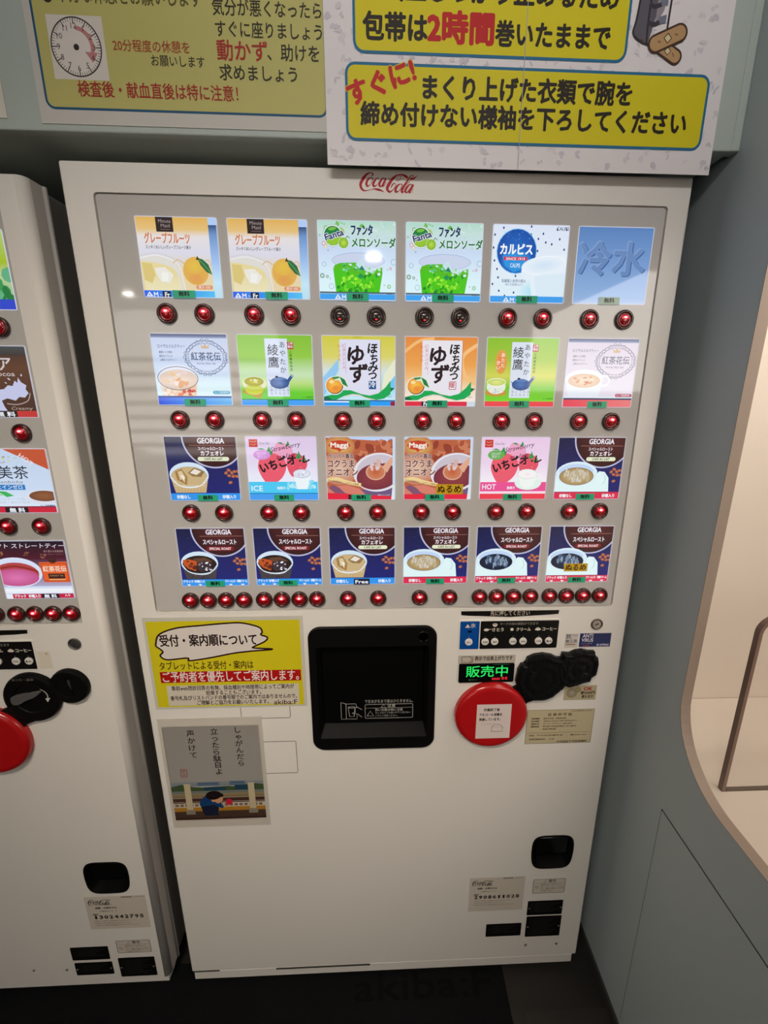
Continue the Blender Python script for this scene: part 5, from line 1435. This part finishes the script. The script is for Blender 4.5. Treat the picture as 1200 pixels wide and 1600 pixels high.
def screw(root, x, z, r=0.0036):
    bm = bmesh.new(); add_lathe(bm, [(r, -0.0002), (r * .85, -0.0016), (r * .1, -0.0021)], x, z, 14)
    link('screw', bm_mesh('screw', bm, True), M['screw'], root)
screw(mach, 0.3607, 0.0942); screw(mach, 0.4423, 0.0940)
# slits along the door's bottom edge
for x0, x1 in ((-0.4975, -0.430), (-0.287, -0.045)):
    box('vent_slit', x0, x1, -0.0004, 0.001, 0.0495 if x0 < -.4 else 0.0455, 0.0530 if x0 < -.4 else 0.0492, M['gap'], mach)

# ---- the left machine ----
LX = -1.052
mach2 = thing('vending_machine', 'white cup drink vending machine cut off by the left edge, rounded front corner', 'vending machine', (LX, 0, 0), 'white cup vending machines')
build_machine(mach2, 1.804, -0.0225, 0.4535, 'left')
layout2 = [['water', 'white', 'melon', 'yuzu', 'grapefruit', 'greendrink'], ['greentea', 'greentea_hot', 'yuzu_hot', 'milktea_hot', 'milktea', 'cocoa'],
           ['onion', 'straw', 'lait', 'lait_hot', 'straw_hot', 'health'], ['roast', 'roast', 'lait', 'lait_hot', 'roast_hot', 'straight']]
panels_and_buttons(mach2, layout2, -0.0225, range(6), False)
instruction_strip(mach2, 0.142, 0.3455, 1.0298, 1.0165, None)
option_panel(mach2, 0.1440, 0.3495, 1.0050, 0.9430, [0.163, 0.197, 0.217, 0.2555, 0.277, 0.312, 0.3370], 0.9620)
cam_lock(mach2, 0.4305, 0.9972)
a = Art(0.3535, 0.9810, 0.0250, 0.0385, -0.0003); a.slab(.0002, (224, 214, 196)); a.text('お', 62, 8, 26, (150, 130, 100), None, .03)
a.build('sticker', M['inkgloss'], mach2)['label'] = 'strip of yellowed clear tape beside the option panel'
cb = coin_body(mach2, 0.3290, 0.8790, 0.0560, 0.4070, 0.9035, 0.0385, 0.2620, 0.8150)
a = Art(0.30, 0.928, 0.05, 0.01, -0.0107, clip=False); a.text('おつり・返却', 4, 2, 12, (120, 116, 110), 82, .02); a.build('coin_print', M['ink'], cb)
bm = bmesh.new()
lev = [(p[0], p[1]) for p in catmull([(0.289, 0.872, 0), (0.292, 0.884, 0), (0.318, 0.891, 0), (0.352, 0.897, 0), (0.340, 0.884, 0), (0.318, 0.875, 0), (0.305, 0.867, 0), (0.293, 0.866, 0), (0.289, 0.872, 0)], 4)][:-1]
add_loft(bm, [(lev, -0.006), (lev, -0.011), (scaled(lev, .9), -0.0125)], False, True)
link('return_lever', bm_mesh('return_lever', bm), mat('grey_lever', (0.10, 0.095, 0.095), .35), cb)
a = Art(0.35, 0.905, 0.03, 0.04, -0.0113, clip=False)
a.stroke([(8, 8, 3), (35, 30, 5), (48, 60, 6), (42, 88, 6)], (200, 196, 190)); a.poly([(28, 82), (62, 78), (40, 112)], (200, 196, 190)); a.build('arrow_print', M['ink'], cb)
bm = bmesh.new(); add_box(bm, 0.4045, 0.4095, -0.0065, -0.0050, 0.889, 0.918)
link('coin_slot', bm_mesh('coin_slot', bm), M['gap'], cb)
red_knob(mach2, 0.2270, 0.7780, False)
info_label(mach2, 0.3295, 0.3210, 0.1430, 0.1060, '1302442795')['label'] = 'grey information sticker with script logo and ten digits'
warn_label(mach2, 0.3805, 0.1730, 0.0825, 0.0425)
name_plate(mach2, 0.2680, 0.3590, 0.1125, 0.1562, False); name_plate(mach2, 0.2695, 0.3610, 0.0595, 0.1022, True); name_plate(mach2, 0.3770, 0.4660, 0.0475, 0.1132, True)
screw(mach2, 0.168, 0.0835, .0030); screw(mach2, 0.248, 0.080, .0030)

# ---------------------------------------------------------------- papers taped on the machine
Y = (214, 200, 32)
a = Art(-0.4832, 1.0523, 0.3145, 0.2115, -0.0012); a.slab(.0008, (205, 200, 188))
H = a.H
a.rect(1.8, 2.6, 98, H - 1.4, Y)
bl = [(6, 20), (9, 12), (20, 7.5), (36, 5.8), (52, 4.5), (62, 4.5), (72, 7.5), (74, 11), (73, 13), (77, 15), (75, 18), (68, 21.5), (68, 22.5), (80, 23.6), (68, 24.6), (55, 26), (40, 29), (26, 31), (25, 29), (12, 30), (8, 27), (10, 24)]
a.poly(bl, (225, 215, 208)); a.stroke([(*p, 1.1) for p in bl + bl[:1]], (48, 22, 22))
a.text('受付・案内順について', 9, 12.0, 9.0, (40, 24, 24), 61, .035)
a.text('タブレットによる受付・案内は', 6.5, 31.5, 6.6, (62, 40, 20), 60, .02)
a.rect(6, 39.0, 97, 47.2, (178, 26, 24)); a.text('ご予約者を優先してご案内します。', 7.5, 38.8, 8.6, (238, 224, 220), 88, .02)
a.rect(9, 49.5, 95, 64.8, (214, 204, 188))
t_ = (52, 34, 30)
a.text('事前web問診回答の有無、採血種別や時間帯によってご案内が', 52, 49.7, 3.8, t_, 80, .03, 'c'); a.text('前後することもございます。', 52, 53.5, 3.8, t_, 36, .03, 'c')
a.text('番号札及びリストバンドの番号順でのご案内ではありませんので、', 52, 57.2, 3.8, t_, 83, .03, 'c'); a.text('ご理解とご協力をお願いいたします。', 51, 61, 3.8, t_, 47, .03, 'c'); a.text('akiba:F', 78, 61.0, 5.2, (70, 40, 40), 15.5, .02)
o = a.build('reception_notice', M['inkgloss'])
tag(o, 'yellow laminated notice with a white speech bubble, taped under the lit display', 'notice')

a = Art(-0.4855, 0.8165, 0.2180, 0.2935, -0.0012); a.slab(.0008, (206, 198, 186))
H = a.H
a.grad(3.5, 9, 96.5, 76, [(0, (150, 144, 138)), (1, (158, 152, 148))])
for s, u, v, h in (('しゃがんだら', 76, 11, 7.8), ('立ったら駄目よ', 53, 12, 8.2), ('声かけて', 30, 13.5, 8.0)):
    a.vtext(s, u, v, h, (34, 24, 26), .98 if len(s) == 7 else 1.02 if len(s) > 4 else 1.08, .02)
a.frame(15, 60, 21.5, 70, .8, .6, (140, 50, 44)); a.vtext('献血', 18.2, 61, 3.8, (140, 50, 44), 1.1)
g0 = 76
a.grad(3.5, g0, 96.5, 82, [(0, (140, 142, 146)), (1, (122, 132, 138))]); a.rect(30, 77, 52, 82, (92, 112, 134)); a.rect(62, 76, 78, 82, (92, 112, 134))
for k in range(8): a.rect(31.5 + 2.4 * k, 78, 33 + 2.4 * k, 79.2, (70, 84, 110))
for k in range(5): a.rect(64 + 2.6 * k, 77.2, 65.6 + 2.6 * k, 78.6, (70, 84, 110))
a.poly([(3.5, 82), (14, 79), (24, 82), (34, 83), (60, 82), (72, 83), (84, 79), (96.5, 81), (96.5, 90), (3.5, 90)], (66, 84, 52))
a.rect(36, 83, 58, 88, (36, 66, 86)); a.rect(67, 81, 88, 87, (36, 66, 86)); a.rect(3.5, 87.5, 96.5, 91, (118, 122, 116)); a.grad(3.5, 91, 96.5, 98, [(0, (150, 132, 96)), (1, (118, 92, 62))])
a.rect(3.5, 97, 96.5, 103, (74, 48, 40)); a.rect(3.5, 95.6, 96.5, 96.6, (150, 136, 126)); a.rect(3.5, 101, 96.5, 102, (150, 136, 126))
for k in range(18): a.rect(5 + 5 * k, 104, 8.6 + 5 * k, 107, (128, 106, 84))
a.rect(3.5, 108, 96.5, 113, (176, 124, 44)); a.rect(3.5, 113, 96.5, 121, (74, 56, 46)); a.rect(3.5, 121, 96.5, 124, (62, 44, 38))
for u in (20, 84): a.rect(u - 3.4, 78, u + 3, 112, (196, 180, 146)); a.rect(u - 4.6, 111, u + 4.6, 117, (140, 128, 112))
a.ell(60, 102, 3.6, 4, (196, 40, 60))
a.poly([(p[0], p[1]) for p in catmull([(31, 100, 0), (36, 94, 0), (44, 94, 0), (50, 99, 0), (52, 105, 0), (46, 110, 0), (34, 109, 0), (30, 105, 0), (31, 100, 0)], 4)][:-1], (24, 62, 110))
a.poly([(31, 107), (46, 105), (49, 110), (47, 117), (50, 119), (34, 119), (32, 113)], (28, 34, 52)); a.ell(48, 97, 6.2, 6.4, (206, 150, 112)); a.ell(45, 93, 8, 5.6, (30, 22, 22), rot=-10); a.ell(52, 93, 3, 2.6, (30, 22, 22)); a.stroke([(44, 102), (50, 107), (54, 108)], (24, 62, 110), 3.4); a.ell(55, 107.5, 1.4, 1.4, (206, 150, 112))
a.frame(3.0, 8.5, 97, 124.5, .2, .5, (206, 198, 186))
o = a.build('poem_card', M['inkgloss'])
tag(o, 'portrait poem card with a man crouching on a railway platform, taped below the yellow notice', 'notice')
o.rotation_euler = (0, 0, 0)

# ---------------------------------------------------------------- posters on the bulkhead
YB = -0.0185
def pp(a, x, z): return ((x - a.x0) / a.k, (a.z1 - z) / a.k)
WH = (205, 200, 192)
# left poster
a = Art(-0.5005, 2.160, 0.4200, 0.2985, YB - 0.0012); a.slab(.0008, WH)
def fr(a, x0, z0, x1, z1, r, t, c, fill):
    u0, v0 = pp(a, x0, z1); u1, v1 = pp(a, x1, z0)
    a.rrect(u0, v0, u1, v1, r, c); a.rrect(u0 + t, v0 + t, u1 - t, v1 - t, r - t, fill)
fr(a, -0.4905, 1.8790, -0.0850, 2.152, 3.0, .75, (26, 84, 120), (196, 188, 112))
def T(a, s, x, z, h, col, x1, bold=.01, **k):
    u, v = pp(a, x, z); a.text(s, u, v, h / a.k, col, (x1 - x) / a.k if x1 else None, bold, **k)
br, dk, rd = (92, 84, 40), (52, 44, 30), (168, 44, 34)
u, v = pp(a, -0.4652, 2.0105); a.ell(u, v, 1.7, 2.0, (44, 38, 30))
T(a, '十分な休憩をお願いします', -0.4525, 2.0270, 0.0255, br, -0.2570, .02)
u, v = pp(a, -0.4357, 1.9532); k_ = 1 / a.k
a.rect(u - 8.6, v - 8.6, u + 9.5, v + 9, (224, 214, 204)); a.ell(u, v, 8.3, 8.3, (62, 52, 46), n=40); a.ell(u, v, 7.9, 7.9, (228, 218, 210), n=40)
for q in range(60):
    t_ = 2 * PI * q / 60; l = .9 if q % 5 else 1.7
    a.stroke([(u + 7.9 * math.sin(t_), v - 7.9 * math.cos(t_)), (u + (7.9 - l) * math.sin(t_), v - (7.9 - l) * math.cos(t_))], (70, 60, 54), .16 if q % 5 else .3, False); a.n -= 1
a.n += 1
a.ring(u, v, 5.9, 5.9, 1.2, (196, 130, 130), -85, 20); a.poly([(u + 2.6, v + 1.2), (u + 6.8, v + 1.4), (u + 4.9, v + 4.2)], (196, 130, 130))
for q in range(1, 13):
    t_ = 2 * PI * q / 12
    a.text(str(q), u + 5.8 * math.sin(t_), v - 5.8 * math.cos(t_) - 1.2, 2.3, (70, 56, 52), None, .0, 'c'); a.n -= 1
a.n += 1
a.ell(u, v, .9, .9, (50, 40, 40))
T(a, '20分程度の休憩を', -0.3850, 1.9645, 0.0150, (170, 74, 40), -0.2785, .015)
T(a, 'お願いします', -0.3340, 1.9480, 0.0145, dk, -0.2590, .01)
T(a, '検査後・献血直後は特に注意！', -0.4420, 1.9145, 0.0205, rd, -0.2150, .02)
T(a, '気分が悪くなったら', -0.2420, 2.0150, 0.0205, dk, -0.0900, .015)
T(a, 'すぐに座りましょう', -0.2400, 1.9905, 0.0205, dk, -0.0900, .015)
T(a, '動かず', -0.2400, 1.9685, 0.0260, (172, 42, 34), -0.1690, .025)
T(a, '、助けを', -0.1690, 1.9660, 0.0215, dk, -0.0950, .015)
T(a, '求めましょう', -0.2390, 1.9400, 0.0205, dk, -0.1280, .015)
u, v = pp(a, -0.175, 2.028); a.rrect(u, v, u + 15, v + 2.2, .6, (150, 120, 130))
o = a.build('wall_poster', M['ink']); tag(o, 'pale yellow poster with a blue frame and a clock face, left of the larger poster', 'poster')
# far-left poster
a = Art(-0.9700, 2.165, 0.4215, 0.2985, YB - 0.0012); a.slab(.0008, (222, 214, 204)); a.frame(3, 3, 96, 68, 2, .6, (120, 130, 140))
o = a.build('wall_poster', M['ink']); tag(o, 'plain white poster corner at the far left edge above the left machine', 'poster')
# right poster, overlapping the top of the machine
a = Art(-0.0875, 2.2390, 0.5965, 0.4200, YB - 0.0030); a.slab(.0008, (236, 228, 229))
rn = random.Random(5)
for q in range(330):
    u, v = rn.uniform(1, 99), rn.uniform(30, 69.5)
    c = rn.choice([(220, 212, 216), (214, 206, 212), (224, 217, 221), (208, 200, 208)])
    a.ell(u, v, rn.uniform(.3, .8), rn.uniform(.2, .4), c, rot=rn.uniform(0, 180), n=7); a.ell(u + rn.uniform(-1, 1), v + rn.uniform(-1, 1), rn.uniform(.3, .7), rn.uniform(.3, 1.0), c, rot=rn.uniform(0, 180), n=6)
    a.n -= 1.94
a.n += 2
yb = (222, 206, 24)
fr(a, -0.0460, 1.9575, 0.3555, 2.2100, 2.6, .62, (36, 110, 150), yb)
fr(a, -0.0585, 1.8505, 0.4885, 1.9475, 2.4, .62, (36, 110, 150), yb)
dk = (40, 30, 18)
T(a, '出血しっかり止めるため', 0.0000, 2.0500, 0.0330, dk, 0.3350, .055)
T(a, '包帯は', -0.0310, 2.0060, 0.0350, dk, 0.0600, .055)
T(a, '2時間', 0.0620, 2.0100, 0.0395, (196, 30, 30), 0.1560, .075)
T(a, '巻いたままで', 0.1600, 2.0020, 0.0320, dk, 0.3280, .055)
T(a, 'すぐに!', -0.0590, 1.9215, 0.0330, (200, 36, 26), 0.0420, .075, rot=-20, outline=(222, 200, 40), ow=.05)
T(a, 'まくり上げた衣類で腕を', 0.0560, 1.9350, 0.0320, dk, 0.3700, .055)
T(a, '締め付けない様袖を下ろしてください', -0.0360, 1.9000, 0.0315, dk, 0.4600, .055)
# book and crossed plasters
def P_(*pts): return [pp(a, *p) for p in pts]
def PX(px, py):   # grid of the drawing: 8 cm wide, 7 cm high
    return pp(a, 0.3560 + px * 0.1135, 2.0290 - py * 0.0790)
a.poly([PX(.13, -.6), PX(.42, -.6), PX(.34, .10), PX(.26, .58), PX(.10, .52), PX(.05, .42)], (96, 90, 100)); a.poly([PX(.34, -.6), PX(.52, -.6), PX(.42, .1), PX(.32, .34)], (150, 142, 150))
a.stroke([PX(.13, -.6), PX(.08, .2), PX(.05, .44), PX(.14, .56), PX(.28, .62)], (52, 42, 46), .45); a.stroke([PX(.26, -.6), PX(.23, .2), PX(.24, .6)], (52, 42, 46), .45); a.stroke([PX(.52, -.6), PX(.50, .0), PX(.49, .38)], (52, 42, 46), .45)
for v_ in (.02, .28):
    a.stroke([PX(.22, v_), PX(.30, v_ + .03), PX(.40, v_ - .02)], (60, 54, 66), .9); a.poly([PX(.36, v_ - .08), PX(.46, v_ - .12), PX(.46, v_), PX(.38, v_ + .02)], (120, 124, 140))
def plaster(c0, c1, w):
    a.stroke([(*PX(*c0), w + .9), (*PX(*c1), w + .9)], (70, 44, 34)); x_, y_ = PX(*c0); a.ell(x_, y_, (w + .9) / 2, (w + .9) / 2, (70, 44, 34)); x_, y_ = PX(*c1); a.ell(x_, y_, (w + .9) / 2, (w + .9) / 2, (70, 44, 34))
    a.stroke([(*PX(*c0), w), (*PX(*c1), w)], (190, 150, 104)); x_, y_ = PX(*c0); a.ell(x_, y_, w / 2, w / 2, (190, 150, 104)); x_, y_ = PX(*c1); a.ell(x_, y_, w / 2, w / 2, (190, 150, 104))
    mx, my = (c0[0] + c1[0]) / 2, (c0[1] + c1[1]) / 2
    m2 = PX(mx, my); s = w * .28
    a.poly([(m2[0] - s * 1.3, m2[1]), (m2[0], m2[1] - s * 1.3), (m2[0] + s * 1.3, m2[1]), (m2[0], m2[1] + s * 1.3)], (70, 44, 34)); s *= .75
    a.poly([(m2[0] - s * 1.3, m2[1]), (m2[0], m2[1] - s * 1.3), (m2[0] + s * 1.3, m2[1]), (m2[0], m2[1] + s * 1.3)], (222, 206, 160))
    for t_ in (.12, .2, .8, .88):
        q = PX(c0[0] + (c1[0] - c0[0]) * t_, c0[1] + (c1[1] - c0[1]) * t_); a.ell(q[0] + (t_ * 37 % 1 - .5), q[1] + (t_ * 53 % 1 - .5), .14, .22, (110, 70, 40))
plaster((.42, .62), (.64, .78), 2.5)
plaster((.36, .60), (.66, .42), 3.0)
a.rect(48.8, 0, 48.95, a.H, (186, 178, 184))  # fold crease, its shade drawn as a thin darker line
o = a.build('wall_poster', M['ink']); tag(o, 'large white poster with bright yellow boxes, hanging over the top right of the centre machine', 'poster')

# ---------------------------------------------------------------- floor mat
t_ = Art(0, 0, 1, 1, 0)
bm = bmesh.new()
add_box(bm, -2.1, 0.305, -1.35, 0.045, 0.0003, 0.0065, 0.002, 1)
mt = link('floor_mat', bm_mesh('floor_mat', bm), M['mat'])
tag(mt, 'black floor mat with faint grey lettering, in front of the vending machines', 'mat')
a = Art(-0.085, 0.0, 0.365, 0.1, 0.0, clip=False)
a.text('akiba:F', 0, 0, 21.5, (30, 29, 31), 97, .03)
me = a.mesh('mat_lettering')
me.transform(Matrix.Rotation(R(-90), 4, 'X'))
me.transform(Matrix.Translation((0.0, 0.016, 0.0071)))
link('mat_lettering', me, mat('mat_lettering_ink', lin((12, 12, 13)), .95, spec=.1), mt)
